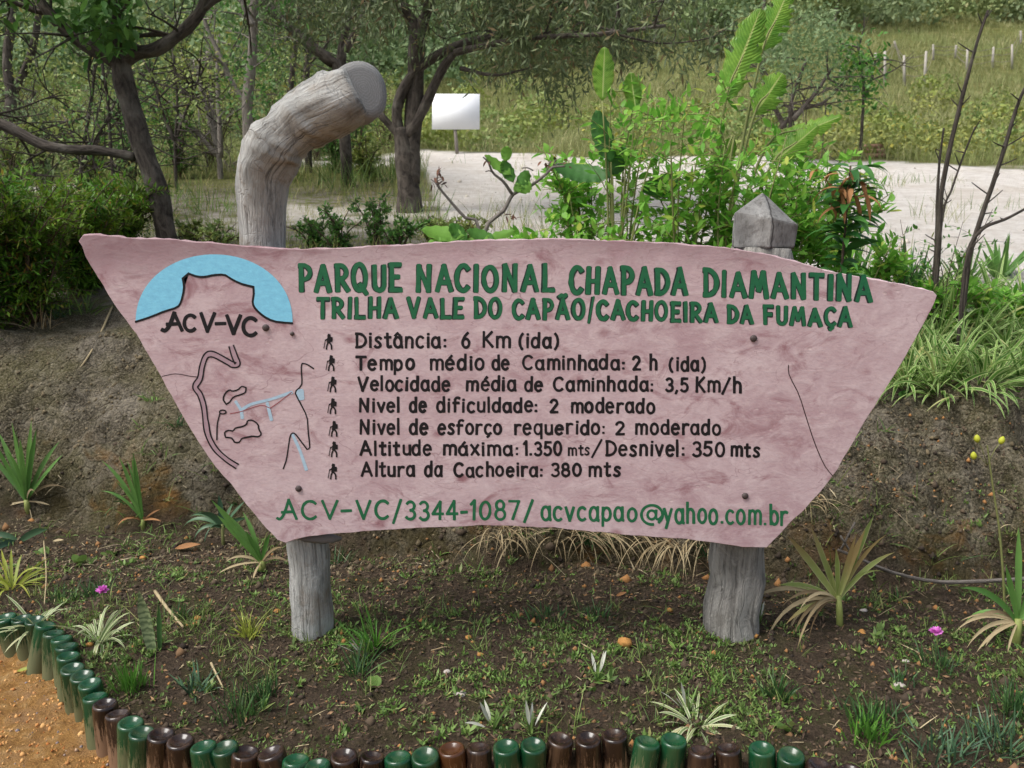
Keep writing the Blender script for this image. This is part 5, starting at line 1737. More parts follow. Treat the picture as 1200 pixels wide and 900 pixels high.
# sapling with big hanging leaves and withered brown ones
P = Gs(985, 4.3)
root = tag(empty('mango_sapling', P), 'sapling with long drooping glossy leaves and hanging withered brown ones right of the pointed post', 'sapling')
mb = MB(); st = spline([P, P + np.array([.01, 0, .5]), P + np.array([.02, 0, .96])], 8); tube(mb, st, np.linspace(.009, .005, 8), 7); mb.build('stem', M_stemb, root)
mb = MB(); N = 120
tt = R_.uniform(.12, 1.0, N) ** .8; b = P + np.array([.02, 0, .96]) * tt[:, None]
d = fan_dirs(R_, N, .7, 1.5); d[:, 2] *= .7
ribbons(mb, b, d, R_.uniform(.13, .22, N), R_.uniform(.032, .05, N), 7, R_.uniform(.6, 1.9, N), .25, 'leaf', R_)
mb.build('leaves', M_lance, root)
mb = MB(); N = 26
b = P + np.array([-.03, -.06, .86]) + R_.normal(0, .05, (N, 3)); d = rand_dirs(R_, N, -.6)
ribbons(mb, b, d, R_.uniform(.08, .17, N), .024, 6, 2.4, .5, 'leaf', R_); mb.build('withered_leaves', M_dryb, root)

# big paddle leaves
def paddle_leaf(mb, a, b, w, bend, Yoff=0.0, n=16, tear=.12, seed=0, facing=None):
    """large leaf blade from a to b with side veins and torn margins"""
    rng = np.random.default_rng(seed)
    a, b = np.array(a), np.array(b)
    ax = b - a; Ln = np.linalg.norm(ax); ax = ax / Ln
    fc = nrm(np.array(facing if facing is not None else [0, -1.0, .3]))
    sd = nrm(np.cross(ax, fc)); nn = np.cross(sd, ax)
    rows = []; uu = []
    for i in range(n + 1):
        t = i / n
        c = a + ax * Ln * t + nn * (-bend * math.sin(math.pi * t * .6) * Ln)
        ww = w * .5 * max(math.sin(math.pi * min(t ** .8, 1)) ** .6, .03)
        for k, s in enumerate((-1, -.5, 0, .5, 1)):
            j = 1 - (rng.random() * tear if abs(s) == 1 else 0)
            rows.append(c + sd * ww * s * j - nn * abs(s) * ww * .22 + ax * abs(s) * ww * .35 + nn * (.012 * ((i % 2) * 2 - 1)) * abs(s)); uu.append((.5 + s / 2, t))
    cut = {(i, k) for i in range(2, n) for k in (0, 3) if tear > .2 and rng.random() < .16}
    fq = [(i * 5 + k, i * 5 + k + 1, i * 5 + k + 6, i * 5 + k + 5) for i in range(n) for k in range(4) if (i, k) not in cut]
    mb.add(np.array(rows), np.array(fq), np.array(uu))


Yb = 5.0
P = Gs(845, Yb)
root = tag(empty('banana_plant', P), 'young banana-like plant with tall paddle leaves rising above the shrubs', 'plant')
leafs = [((850, 118), (893, 8), 46, .05), ((893, 60), (926, -14), 40, .1), ((884, 134), (918, 84), 40, .1), ((860, 160), (834, 215), 30, .2), ((906, 190), (962, 142), 30, .2), ((900, 168), (990, 132), 26, .1)]
for i, (a, b, w, bd) in enumerate(leafs):
    Yl = Yb + (.12 if i % 2 else -.05)
    mb = MB(); paddle_leaf(mb, at(*a, Yl), at(*b, Yl), w / 1000 * Yb * 1.02, bd, n=22, seed=i, tear=.3)
    mb.build('leaf', M_big, root)
mb = MB()
for i, (a, b, w, bd) in enumerate(leafs):
    Yl = Yb + (.12 if i % 2 else -.05)
    A = at(*a, Yl); B = at(*b, Yl)
    tube(mb, spline([P + np.array([R_.normal(0, .02), 0, 0]), (P * .45 + A * .55) + np.array([-.03, 0, 0]), A, A + (B - A) * .5], 12), np.linspace(.013, .004, 12), 7)
mb.build('stalks', M_stem, root)
Yb2 = 4.85
P = Gs(712, Yb2)
root = tag(empty('banana_plant', P), 'smaller paddle-leaved plant with one upright leaf left of the tall shrub', 'plant')
leafs = [((706, 118), (709, 54), 26, .05), ((745, 128), (740, 84), 22, .1), ((735, 172), (712, 200), 26, .3), ((718, 206), (650, 188), 24, .25), ((752, 224), (800, 204), 30, .3), ((716, 190), (700, 128), 26, .1)]
for i, (a, b, w, bd) in enumerate(leafs):
    mb = MB(); paddle_leaf(mb, at(*a, Yb2), at(*b, Yb2), w / 1000 * Yb2, bd, n=14, seed=20 + i)
    mb.build('leaf', M_big if i < 2 else M_lance, root)
mb = MB()
for i, (a, b, w, bd) in enumerate(leafs):
    A = at(*a, Yb2); tube(mb, spline([P, (P * .5 + A * .5) + np.array([.02, 0, 0]), A], 10), np.linspace(.01, .004, 10), 6)
mb.build('stalks', M_stem, root)

# forked sapling with few leaves
Yf_ = 4.55
P = Gs(564, Yf_); P0 = at(564, 282, Yf_)
root = tag(empty('forked_sapling', P), 'bare forked sapling with a few broad leaves above the slab\'s middle', 'sapling')
mb = MB()
q = lambda pts: [at(x, y, Yf_ + dy) for x, y, dy in pts]
tube(mb, spline([P] + q([(566, 278, 0), (590, 247, 0), (601, 228, .02), (620, 219, .0), (640, 204, -.03), (648, 196, -.03), (662, 195, -.05)]), 22), np.linspace(.013, .005, 22), 7, True, .1)
tube(mb, spline(q([(601, 229, .02), (590, 213, .0), (578, 203, 0), (572, 190, -.02), (566, 184, -.03)]), 12), np.linspace(.009, .004, 12), 7)
tube(mb, spline([P] + q([(562, 270, .05), (545, 255, .05), (528, 236, .06), (515, 220, .05), (511, 208, .05)]), 16), np.linspace(.011, .005, 16), 7)
for a, b in (((640, 204), (645, 188)), ((646, 196), (662, 192)), ((578, 203), (569, 201)), ((625, 200), (612, 197)), ((648, 196), (652, 186)), ((515, 222), (505, 210)), ((512, 210), (516, 200))):
    tube(mb, spline(q([(a[0], a[1], 0), ((a[0] + b[0]) / 2, (a[1] + b[1]) / 2 - 2, 0), (b[0], b[1], .02)]), 6), .0035, 5)
mb.build('branches', M_bark2, root)
for i, (a, b, w) in enumerate((((602, 214), (590, 188), 15), ((600, 205), (570, 180), 12), ((592, 190), (594, 172), 13), ((606, 222), (618, 200), 15), ((605, 224), (621, 214), 16), ((606, 214), (607, 224), 10), ((580, 280), (548, 268), 14), ((545, 276), (494, 266), 18), ((545, 278), (500, 283), 16), ((548, 282), (528, 262), 16), ((560, 283), (525, 286), 16), ((566, 282), (602, 268), 12))):
    mb = MB(); paddle_leaf(mb, at(*a, Yf_ - .04), at(*b, Yf_ - .06), w / 1000 * Yf_, .2, n=8, seed=40 + i, tear=.02)
    mb.build('leaf', M_shrub if i % 3 else M_shrub2, root)
mb = MB()
b = []
for (x, y) in ((511, 208), (515, 200), (505, 212), (662, 193), (650, 186), (569, 186), (520, 215), (640, 190), (600, 250), (598, 255)):
    b += [at(x + R_.normal(0, 3), y + R_.normal(0, 2), Yf_) for _ in range(4)]
b = np.array(b); d = rand_dirs(R_, len(b), -.1)
ribbons(mb, b, d, R_.uniform(.03, .06, len(b)), .014, 4, 1.2, .4, 'leaf', R_); mb.build('shrivelled_leaves', leafmat('shrivelled', L(84, 60, 56), L(130, 90, 66), None, .8, .1), root)


# tall leafless stems at the right
def bare_stem(name, pts, Y, r0, r1, label, nt=22, seed=0, lean=0.0):
    rng = np.random.default_rng(seed)
    g = G(float(at(pts[0][0], pts[0][1], Y)[0]), Y)
    P3_ = [g - np.array([0, 0, .03])] + [at(x, y, Y + lean * i) for i, (x, y) in enumerate(pts)]
    root = tag(empty(name, g), label, 'bare stem', 'bare dark stems at the right')
    mb = MB(); q = spline(P3_, 30); tube(mb, q, np.linspace(r0, r1, 30), 8, True, .15, seed)
    for k in range(nt // 2):
        i = rng.integers(6, 29); dr = nrm(np.array([rng.normal(), rng.normal() * .6, rng.uniform(.1, 1.4)]))
        ln = rng.uniform(.02, .11)
        tube(mb, spline([q[i], q[i] + dr * ln * .5, q[i] + dr * ln + np.array([0, 0, .03 * ln])], 4), [.004, .0035, .003, .002], 4, False)
    mb.build('stem', M_bark, root)
    return root


bare_stem('bare_stem', [(1099, 300), (1104, 220), (1126, 120), (1145, 50), (1158, 12)], 4.5, .017, .006, 'tallest bare dark stem reaching the top edge at right', 26, 1)
bare_stem('bare_stem', [(1134, 312), (1150, 255), (1172, 190), (1190, 130), (1204, 96)], 4.3, .015, .007, 'leaning bare dark stem nearest the right edge', 24, 2)
bare_stem('bare_stem', [(1097, 290), (1098, 240), (1101, 190), (1106, 150)], 4.6, .011, .005, 'thin straight bare stem left of the tallest one', 12, 3)
bare_stem('bare_stem', [(1104, 258), (1116, 220), (1130, 180), (1143, 148)], 4.7, .008, .004, 'thin slanting bare stem crossing behind the tallest', 12, 4)
bare_stem('bare_stem', [(1132, 308), (1150, 270), (1180, 256), (1210, 240)], 4.2, .010, .006, 'low bare branch reaching out of the right edge', 8, 5)
shrub('wispy_shrub', Gs(1110, 4.55), .7, .3, 5, 7, 6, .035, .014, M_shrub2, 'wispy small-leaved growth around the bare stems', seed=11, r0=.004)
shrub('wispy_shrub', Gs(1055, 4.6), .62, .14, 3, 5, 5, .04, .016, M_shrub2, 'thin weedy stalk with orange tips above the agave', seed=12, r0=.004)
for i, px in enumerate((1035, 1080, 1120, 1160, 1200, 1240)):
    shrub('leafy_shrub', Gs(px, 4.55), .3, .2, 6, 7, 6, .06, .026, M_shrub, 'low green bush %s on the right bank' % ['behind the slab\'s shoulder', 'left of the bare stems', 'at the foot of the bare stems', 'right of the bare stems', 'at the right edge', 'past the right edge'][i], seed=30 + i, stem=M_stem)

# left bush, feathery
for i, (px, Y, h_, sp, lb) in enumerate(((30, 5.1, .84, .55, 'dense feathery bright green bush at the left edge'), (95, 5.5, .62, .4, 'feathery bush behind the slab\'s left tip'), (-40, 4.9, .85, .45, 'feathery bush cut by the left edge of the photo'), (140, 6.2, .5, .4, 'smaller feathery bush in front of the dark left tree'))):
    shrub('feathery_bush', Gs(px, Y), h_, sp, 34, 24, 15, .055, .014, M_bush, lb, 'bush', 'feathery bushes at the left', seed=50 + i, low=.1, twl=.3, droop=.1, fold=0, S=2)
for i, (px, py, lb) in enumerate(((20, 375, 'grass clump under the left bush at the edge'), (70, 372, 'bluish grass clump under the left bush'), (100, 368, 'grass clump beside the slab\'s left edge'), (45, 385, 'dry grass at the rim of the left bank'))):
    tuft('rim_grass', hit(px, py), (M_mgrass, M_aloe, M_weed, M_dry)[i], 40, .1, .24, .007, (.2, 1.2), .9, .05, lb, 'grass', 'grass clumps along the rim of the left bank')
for i, (px, Y, h_) in enumerate(((400, 6.3, .3), (440, 6.6, .36), (465, 6.2, .28), (370, 6.4, .26), (510, 6.4, .24), (545, 6.6, .22), (255, 6.2, .22), (225, 6.4, .2))):
    shrub('low_bush', Gs(px, Y), h_, .3, 9, 9, 8, .04, .02, M_tree2 if i < 4 else M_scrub, 'low dark bush %s' % ['between the crooked post and the middle tree', 'left of the middle tree\'s foot', 'at the foot of the middle tree', 'just right of the crooked post', 'right of the middle tree\'s foot', 'behind the forked sapling', 'left of the crooked post', 'right of the dark left tree'][i], 'bush', 'low bushes behind the sign', seed=60 + i, low=.1)


# ------------------------------------------------------------------ trees
def limb(mb, pts, r0, r1, n=20, sides=9, wob=.12, seed=0):
    q = spline(pts, n); tube(mb, q, np.linspace(r0, r1, n) * (1 + .05 * np.sin(np.arange(n))), sides, True, wob, seed); return q


def twigs(mb, rng, q, n, ln, r, updown=0.3, sub=2, t0=.3):
    ends = []
    for k in range(n):
        i = rng.integers(int(len(q) * t0), len(q)); dr = nrm(np.array([rng.normal(), rng.normal(), rng.normal() * .6 + updown]))
        l = ln * rng.uniform(.4, 1.0)
        p = spline([q[i], q[i] + dr * l * .5 + rng.normal(0, .08, 3) * l, q[i] + dr * l], 7)
        tube(mb, p, np.linspace(r, r * .3, 7), 5, False)
        ends.append(p)
        for s in range(sub):
            j = rng.integers(2, 7); d2 = nrm(dr + rng.normal(0, .7, 3)); l2 = l * rng.uniform(.3, .7)
            p2 = spline([p[j], p[j] + d2 * l2 * .5 + rng.normal(0, .08, 3) * l2, p[j] + d2 * l2], 5)
            tube(mb, p2, np.linspace(r * .5, r * .2, 5), 4, False); ends.append(p2)
    return ends


def drooping(mb, rng, pts, per, tl, ll, lw):
    """hanging sprays: from each point a drooping twig carrying narrow leaves"""
    P_ = np.repeat(np.asarray(pts), per, 0); N = len(P_)
    P_ = P_ + rng.normal(0, .10, (N, 3))
    d = rand_dirs(rng, N, -.9, .6); L_ = rng.uniform(.4, 1.0, N) * tl
    nl = 9
    u = np.tile((np.arange(nl) + .5) / nl, N)
    b = np.repeat(P_, nl, 0) + np.repeat(d * L_[:, None], nl, 0) * u[:, None] - np.array([0, 0, 1.0]) * (np.repeat(L_, nl) * u ** 2 * .5)[:, None]
    dd = np.repeat(d, nl, 0) * .5 + rand_dirs(rng, N * nl, -.7) * .8
    diamonds(mb, b, dd, rand_dirs(rng, N * nl, .3), ll * rng.uniform(.6, 1.3, N * nl), lw * rng.uniform(.6, 1.2, N * nl))


# middle tree
rng = np.random.default_rng(200)
Yt_ = 8.3
A = lambda x, y, dy=0: at(x, y, Yt_ + dy)
gT = G(float(A(479, 250)[0]), Yt_)
root = tag(empty('olive_tree', gT), 'many-limbed tree with drooping grey-green foliage in the middle behind the sign', 'tree')
mb = MB()
k_ = Yt_ / 1000
limb(mb, [gT - np.array([0, 0, .15]), A(479, 225), A(475, 190), A(472, 165), A(469, 150)], 15.5 * k_, 7.5 * k_, 16, 12)
limb(mb, [A(481, 215), A(482, 180, .02), A(484, 140, .05), A(487, 100, .05), A(488, 60), A(489, 38)], 11 * k_, 9 * k_, 18, 10)
l1 = limb(mb, [A(489, 42), A(480, 20), A(466, 2), A(452, -40, .3), A(440, -90, .8)], 7.5 * k_, 3 * k_)
l2 = limb(mb, [A(489, 40), A(500, 14), A(508, -20, -.3), A(520, -80, -.6)], 7.5 * k_, 3 * k_)
l3 = limb(mb, [A(472, 165), A(466, 148), A(466, 122), A(480, 92), A(504, 70), A(540, 52), A(575, 44), A(610, 32), A(640, 14), A(675, -12), A(720, -40)], 7 * k_, 2.5 * k_, 34)
l4 = limb(mb, [A(478, 160), A(492, 136), A(506, 106), A(520, 78), A(532, 62)], 6.5 * k_, 4.5 * k_)
l5 = limb(mb, [A(468, 158), A(458, 148), A(446, 135), A(436, 126, .2), A(418, 108, .5), A(400, 90, .8)], 5 * k_, 2.5 * k_)
l6 = limb(mb, [A(532, 62), A(575, 52, -.4), A(630, 44, -.8), A(700, 40, -1.2), A(780, 30, -1.4)], 4 * k_, 1.5 * k_, 26)
l7 = None if True else limb(mb, [A(532, 64), A(534, 90, -.1), A(537, 112, -.2), A(552, 122, -.3)], 2.2 * k_, .8 * k_)
l8 = limb(mb, [A(540, 80), A(580, 88, -.3), A(620, 80, -.5)], 2.5 * k_, .8 * k_)
en = []
for l in (l1, l2, l3, l6):
    en += twigs(mb, rng, l, 8, .7, .012, .2, 2, .45)
mb.build('trunk', M_bark, root)
mb = MB()
pts = []
box = [(400, 465, -60, 12, 60), (500, 560, -60, 22, 70), (575, 640, -40, 70, 100), (600, 720, -50, 84, 150), (700, 830, -60, 48, 170), (562, 582, 90, 122, 12), (610, 700, 70, 95, 14), (390, 840, -190, -40, 300), (392, 425, 10, 40, 12)]
for x0, x1, y0, y1, n in box:
    for _ in range(n):
        x = rng.uniform(x0, x1); y = y0 + (y1 - y0) * rng.random() ** 1.1
        c = fbm(x * .02, y * .02, 5, 3)
        if c < -.01:
            continue
        pts.append(at(x, y, Yt_ + rng.uniform(-1.1, 1.1)))
for e in en:
    pts.append(e[-1])


def to_px(p):
    d_ = np.asarray(p) - np.array([0, 0, CAMZ]); dep = d_[1] * CP - d_[2] * SP
    return 600 + F * d_[0] / dep, 450 - F * (d_[1] * SP + d_[2] * CP) / dep


pts = [p for p in pts if not (485 < to_px(p)[0] < 556 and to_px(p)[1] > 52)]
drooping(mb, rng, np.array(pts), 4, .32, .085, .020)
mb.build('crown', M_tree, root)

# dark tree at the left
rng = np.random.default_rng(201)
Yl = 6.2
A = lambda x, y, dy=0: at(x, y, Yl + dy)
k_ = Yl / 1000
gT = G(float(A(200, 285)[0]), Yl)
root = tag(empty('dark_tree', gT), 'dark leaning tree with a long low side branch at the left', 'tree')
mb = MB()
limb(mb, [gT - np.array([0, 0, .1]), A(194, 270), A(183, 220), A(168, 175), A(155, 130), A(145, 95), A(141, 66)], 12 * k_, 11 * k_, 26, 12)
a1 = limb(mb, [A(141, 76), A(128, 68), A(108, 58), A(82, 40), A(60, 18), A(44, -4), A(20, -50)], 8.5 * k_, 5 * k_, 22)
a2 = limb(mb, [A(143, 72), A(160, 62), A(182, 58), A(204, 44), A(222, 30), A(238, 6), A(246, -40)], 8.5 * k_, 5.5 * k_, 22)
a3 = limb(mb, [A(158, 184), A(138, 180), A(110, 176), A(80, 175), A(50, 170), A(25, 157), A(0, 145), A(-50, 125)], 5 * k_, 6.5 * k_, 26)
a4 = limb(mb, [A(205, 44), A(185, 40), A(165, 42), A(150, 44)], 3 * k_, 2 * k_)
a5 = limb(mb, [A(141, 70), A(138, 40), A(132, 0), A(128, -60)], 7 * k_, 4 * k_)
a6 = limb(mb, [A(50, 14), A(40, 12), A(15, 2), A(-20, -14)], 3.5 * k_, 2.5 * k_)
a7 = limb(mb, [A(238, 10), A(262, -6), A(300, -30)], 4 * k_, 2.5 * k_)
en = []
for l in (a1, a2, a3, a5, a6, a7):
    en += twigs(mb, rng, l, 5, .7, .011, .1, 2)
mb.build('trunk', M_bark, root)
mb = MB()
pts = []
for x0, x1, y0, y1, n in ((92, 152, -20, 46, 46), (-40, 40, -60, 10, 30), (150, 330, -130, -40, 120), (20, 130, -130, -30, 90), (60, 110, 18, 30, 6), (118, 140, 40, 56, 8)):
    for _ in range(n):
        pts.append(at(rng.uniform(x0, x1), rng.uniform(y0, y1), Yl + rng.uniform(-.5, .5)))
pts = np.repeat(np.array(pts), 9, 0); pts += rng.normal(0, .06, pts.shape)
d = rand_dirs(rng, len(pts), -.3)
ribbons(mb, pts, d, rng.uniform(.06, .12, len(pts)), rng.uniform(.03, .05, len(pts)), 4, .8, .2, 'leaf', rng)
mb.build('crown', M_tree2, root)


def scrub_tree(px, py, Y, paths, r, mat, label, seed, crown, bark=M_bark, ll=.07, lw=.03, dens=9, tw=6, twl=.8, name='scrub_tree', group='slender trees in the scrub', droop_=False):
    """paths: branch lines in picture units at distance Y; crown: boxes of foliage (x0,x1,y0,y1,n,depth)"""
    rng = np.random.default_rng(seed)
    g = G(float(at(px, py, Y)[0]), Y)
    root = tag(empty(name, g), label, 'tree', group)
    mb = MB(); k = Y / 1000
    first = True
    for i, (pl, r0, r1) in enumerate(paths):
        p3 = [at(x, y, Y + .25 * i * math.sin(i * 2.1)) for x, y in pl]
        if first or pl[0] == 'g':
            p3 = [g - np.array([0, 0, .1])] + p3; first = False
        q = limb(mb, p3, r0 * k, r1 * k, 18, 8, .1, seed + i)
        twigs(mb, rng, q, tw, twl, .010 * Y / 9, .3, 2)
    mb.build('trunk', bark, root)
    ml = MB(); pts = []
    for x0, x1, y0, y1, n, dp in crown:
        for _ in range(n):
            pts.append(at(rng.uniform(x0, x1), rng.uniform(y0, y1), Y + rng.uniform(-dp, dp)))
    if pts:
        pts = np.array(pts)
        if droop_:
            drooping(ml, rng, pts, 4, .35, ll, lw)
        else:
            p = np.repeat(pts, dens, 0) + rng.normal(0, .13, (len(pts) * dens, 3))
            diamonds(ml, p, rand_dirs(rng, len(p), -.1), rand_dirs(rng, len(p), .6), ll * rng.uniform(.6, 1.3, len(p)), lw * rng.uniform(.6, 1.2, len(p)))
        ml.build('crown', mat, root)
    return root


scrub_tree(10, 190, 11.5, [([(9, 180), (11, 140), (13, 112), (8, 70), (14, 20), (12, -30)], 8, 4), ([(13, 112), (28, 85), (40, 50), (46, 10), (54, -30)], 5, 3), ([(12, 140), (28, 130), (42, 108)], 2, 1)], 8, M_scrub,
           'dark forked tree at the far left edge', 301, [(-40, 60, -60, 30, 60, 1.0), (0, 130, 20, 90, 40, 1.0), (40, 80, 60, 90, 20, .6)])
scrub_tree(292, 175, 9.5, [([(291, 150), (290, 118), (296, 60), (297, 10), (300, -50)], 7, 4.5), ([(288, 122), (274, 100), (258, 66), (244, 36), (236, 10)], 3.5, 2), ([(296, 30), (286, 8), (278, -30)], 3, 2)], 6, M_tree2,
           'slim grey tree just left of the crooked post', 302, [(240, 340, -70, 20, 90, 1.0), (270, 320, 60, 130, 50, .9)], bark=M_bark2)
scrub_tree(258, 196, 11.5, [([(256, 180), (245, 140), (236, 105), (228, 70)], 3.5, 2), ([(258, 185), (250, 140), (246, 96), (243, 60)], 3.5, 2), ([(259, 185), (257, 140), (255, 90), (256, 40)], 3, 2), ([(254, 182), (235, 160), (212, 136), (200, 118)], 3, 2), ([(262, 188), (270, 200), (276, 214)], 1.5, 1)], 4, M_scrub,
           'pale many-stemmed sapling clump left of the slim grey tree', 303, [(200, 290, 20, 110, 70, 1.0)], bark=M_bark2)
scrub_tree(342, 150, 12, [([(341, 120), (345, 60), (352, 0), (356, -50)], 3.5, 2.5)], 3, M_scrub, 'thin straight tree behind the crook of the log', 304, [(330, 390, -50, 30, 60, 1.0), (310, 360, 40, 110, 60, 1.2)])
scrub_tree(360, 150, 12.4, [([(359, 100), (362, 50), (366, 0), (368, -50)], 4, 3), ([(361, 75), (375, 62), (388, 45), (400, 20)], 2, 1.5)], 3, M_scrub, 'second thin straight tree behind the log', 305, [(340, 420, -60, 20, 60, 1.0)])
scrub_tree(405, 130, 10.5, [([(398, 90), (385, 72), (362, 52), (338, 30), (315, 8), (300, -20)], 7, 4), ([(398, 90), (402, 50), (410, 0), (418, -50)], 6, 4), ([(404, 60), (420, 30), (434, 0)], 4, 3)], 7, M_tree,
           'dark slanting tree behind the end of the log', 306, [(300, 440, -70, 40, 130, 1.2)], droop_=True, ll=.09, lw=.022)
scrub_tree(88, 225, 8.2, [([(95, 200), (100, 160), (108, 110), (112, 70), (118, 40)], 2.5, 1.5), ([(96, 200), (85, 160), (78, 140)], 1.5, 1), ([(98, 190), (112, 168), (125, 140), (140, 110)], 2, 1)], 3, M_scrub,
           'thin bushy sapling left of the dark tree\'s trunk', 307, [(60, 170, 60, 190, 60, .8)], ll=.06, tw=9)
scrub_tree(132, 250, 7.4, [([(134, 220), (130, 180), (128, 140), (124, 100), (118, 70)], 2.2, 1.5), ([(134, 215), (146, 180), (160, 150)], 1.5, 1), ([(132, 225), (112, 195), (102, 150)], 1.5, .8)], 3, M_tree2,
           'dark wispy sapling right in front of the dark tree', 308, [(80, 170, 100, 190, 40, .6)], ll=.05, lw=.02, tw=9)
scrub_tree(205, 200, 9.8, [([(205, 170), (208, 130), (206, 90), (200, 40)], 2, 1.2), ([(205, 165), (222, 120), (234, 90), (250, 60)], 2, 1), ([(204, 165), (190, 130), (180, 95), (168, 70)], 2, 1)], 3, M_scrub,
           'twiggy dark sapling between the left trees', 309, [(160, 280, 20, 130, 80, 1.0)], ll=.06, tw=14)
# grey-green bushy tree in the field on the right
scrub_tree(930, 165, 13.5, [([(926, 140), (930, 110), (945, 70)], 3, 1.5), ([(920, 150), (905, 120), (895, 90), (890, 60)], 3, 1.5), ([(930, 140), (955, 110), (975, 80)], 3, 1.5), ([(915, 150), (935, 130), (965, 120), (990, 95)], 2.5, 1.2)], 3, M_scrub2,
           'rounded grey-green bushy tree in the field beyond the paddle leaves', 310, [(895, 1000, 22, 112, 170, 1.0), (915, 985, 14, 60, 70, .8)], ll=.10, lw=.035, tw=8, twl=1.1)
scrub_tree(1012, 130, 14, [([(1012, 110), (1010, 85), (1005, 55)], 2, 1), ([(1013, 115), (1022, 90), (1026, 70)], 2, 1)], 2, M_shrub2,
           'lighter green sapling at the right of the rounded bushy tree', 311, [(985, 1030, 48, 120, 70, .5)], ll=.10, lw=.05)

# shrubs of the scrub on the left, and round the clearing
rng = np.random.default_rng(400)
sc = [(20, 9.0, .8), (60, 10, 1.0), (110, 9.4, .9), (160, 10.5, 1.1), (215, 11.5, 1.2), (255, 12.5, 1.3), (310, 11, 1.0), (340, 13.5, 1.3), (375, 14.5, 1.3), (420, 14, 1.0), (455, 16, 1.2), (30, 14, 1.3), (90, 15, 1.5), (150, 16, 1.6), (205, 17, 1.6),
      (270, 18, 1.6), (330, 19, 1.8), (395, 20, 1.6), (440, 21, 1.5), (400, 12.2, .6), (435, 11, .5)]
wl_ = ['at the far left edge', 'second from the left edge', 'under the long low branch', 'right of the dark trunk', 'under the sapling clump', 'behind the sapling clump', 'beside the slim grey tree', 'behind the crook', 'behind the log\'s arm', 'below the log\'s sawn end', 'left of the middle tree',
       'taller, at the left edge', 'taller, behind the low branch', 'taller, behind the dark trunk', 'tall, between the left trees', 'tall, behind the slim grey tree', 'tall, behind the thin straight trees', 'tall, behind the slanting tree', 'tall, left of the middle tree\'s crown', 'small, right of the crook', 'small, left of the middle tree\'s trunk']
for i, ((px, Y, h_), w_) in enumerate(zip(sc, wl_)):
    shrub('scrub_bush', Gs(px, Y), h_, h_ * .62, 11, 15, 9, .062, .028, (M_scrub, M_scrub2, M_scrub, M_scrub2, M_tree2)[i % 5], 'green scrub bush ' + w_, 'bush', 'scrub bushes behind the left trees', seed=410 + i, low=.08, r0=.012, fold=0, S=2)

# ------------------------------------------------------------------ grass
def grass(name, N, cond, y0, y1, l0, l1, w, mat, seed, xw=.78, grav=.7, tilt=(.05, .8)):
    rng = np.random.default_rng(seed)
    y = y0 + (y1 - y0) * rng.random(N) ** 1.0
    x = rng.uniform(-1, 1, N) * (y * xw + .4)
    k = cond(x, y, rng)
    x, y = x[k], y[k]
    n = len(x)
    # clump the blades
    b = np.stack([x, y, gz(x, y) - .01], 1)
    d = fan_dirs(rng, n, *tilt)
    ln = rng.uniform(l0, l1, n) * (.5 + 1.1 * vnoise(x * .9, y * .9, 15))
    mb = MB(); ribbons(mb, b, d, ln, w * (.6 + .05 * y), 3, grav * rng.uniform(.3, 1.5, n), 0, 'blade', rng)
    o = mb.build(name, mat); o['kind'] = 'stuff'
    return o


rim = lambda x: np.interp(x, [-2.4, -1.2, 0, 1.2, 2.4], [5.0, 4.8, 4.15, 4.1, 4.05])
grass('meadow_grass', 90000, lambda x, y, r: (y > rim(x) + .1) & (sand_mask(x, y) < .35) & (r.random(len(x)) < np.clip(.42 + 1.6 * fbm(x * .8, y * .8, 31, 3) - .25 * sstep(7, 9, y) * sstep(-3.5, -1, x), .03, .9)), 4.2, 16.5, .06, .2, .006, M_mgrass, 1)
grass('meadow_tussocks', 26000, lambda x, y, r: (x < -.4) & (sand_mask(x, y) < .4) & (fbm(x * 1.1, y * 1.1, 37, 3) > .08), 6.5, 16.5, .16, .4, .008, M_weed, 2)
grass('field_grass', 190000, lambda x, y, r: (sand_mask(x, y) < .25) & (r.random(len(x)) < np.clip(.75 + fbm(x * .4, y * .4, 32, 3), .1, 1)), 11.5, 46, .12, .42, .006, M_fgrass, 3, grav=.5)
grass('sand_wisps', 24000, lambda x, y, r: (sand_mask(x, y) > .3) & ((fbm(x * 1.3, y * 1.3, 35, 3) > .13) | (r.random(len(x)) < .9 * sstep(.9, .5, sand_mask(x, y)))), 6, 16, .06, .26, .005, M_mgrass, 4)


# ------------------------------------------------------------------ scrub on the field and the hill
def scrub_mass(name, mat, bushes, seed, ll, dens):
    rng = np.random.default_rng(seed)
    C, D, Nn, LL = [], [], [], []
    for (x, y, r, h) in bushes:
        z = float(gz(x, y))
        n = int(dens * r * h) + 30
        u = rand_dirs(rng, n); u[:, 2] = np.abs(u[:, 2])
        rad_ = rng.uniform(.45, 1.0, n)[:, None] ** .5
        lump = 1 + .35 * (vnoise(u[:, 0] * 2.4 + x, u[:, 1] * 2.4 + u[:, 2] * 2 + y, 3) - .5)[:, None] * 2
        C.append(np.array([x, y, z]) + u * np.array([r, r, h]) * rad_ * lump)
        D.append(rand_dirs(rng, n, -.1)); Nn.append(nrm(u + rng.normal(0, .5, (n, 3))))
        LL.append(ll * rng.uniform(.6, 1.4, n) * (1 + y / 90))
    C = np.concatenate(C); LL = np.concatenate(LL)
    mb = MB(); diamonds(mb, C, np.concatenate(D), np.concatenate(Nn), LL, LL * .6)
    o = mb.build(name, mat); o['kind'] = 'stuff'
    return o


rng = np.random.default_rng(500)


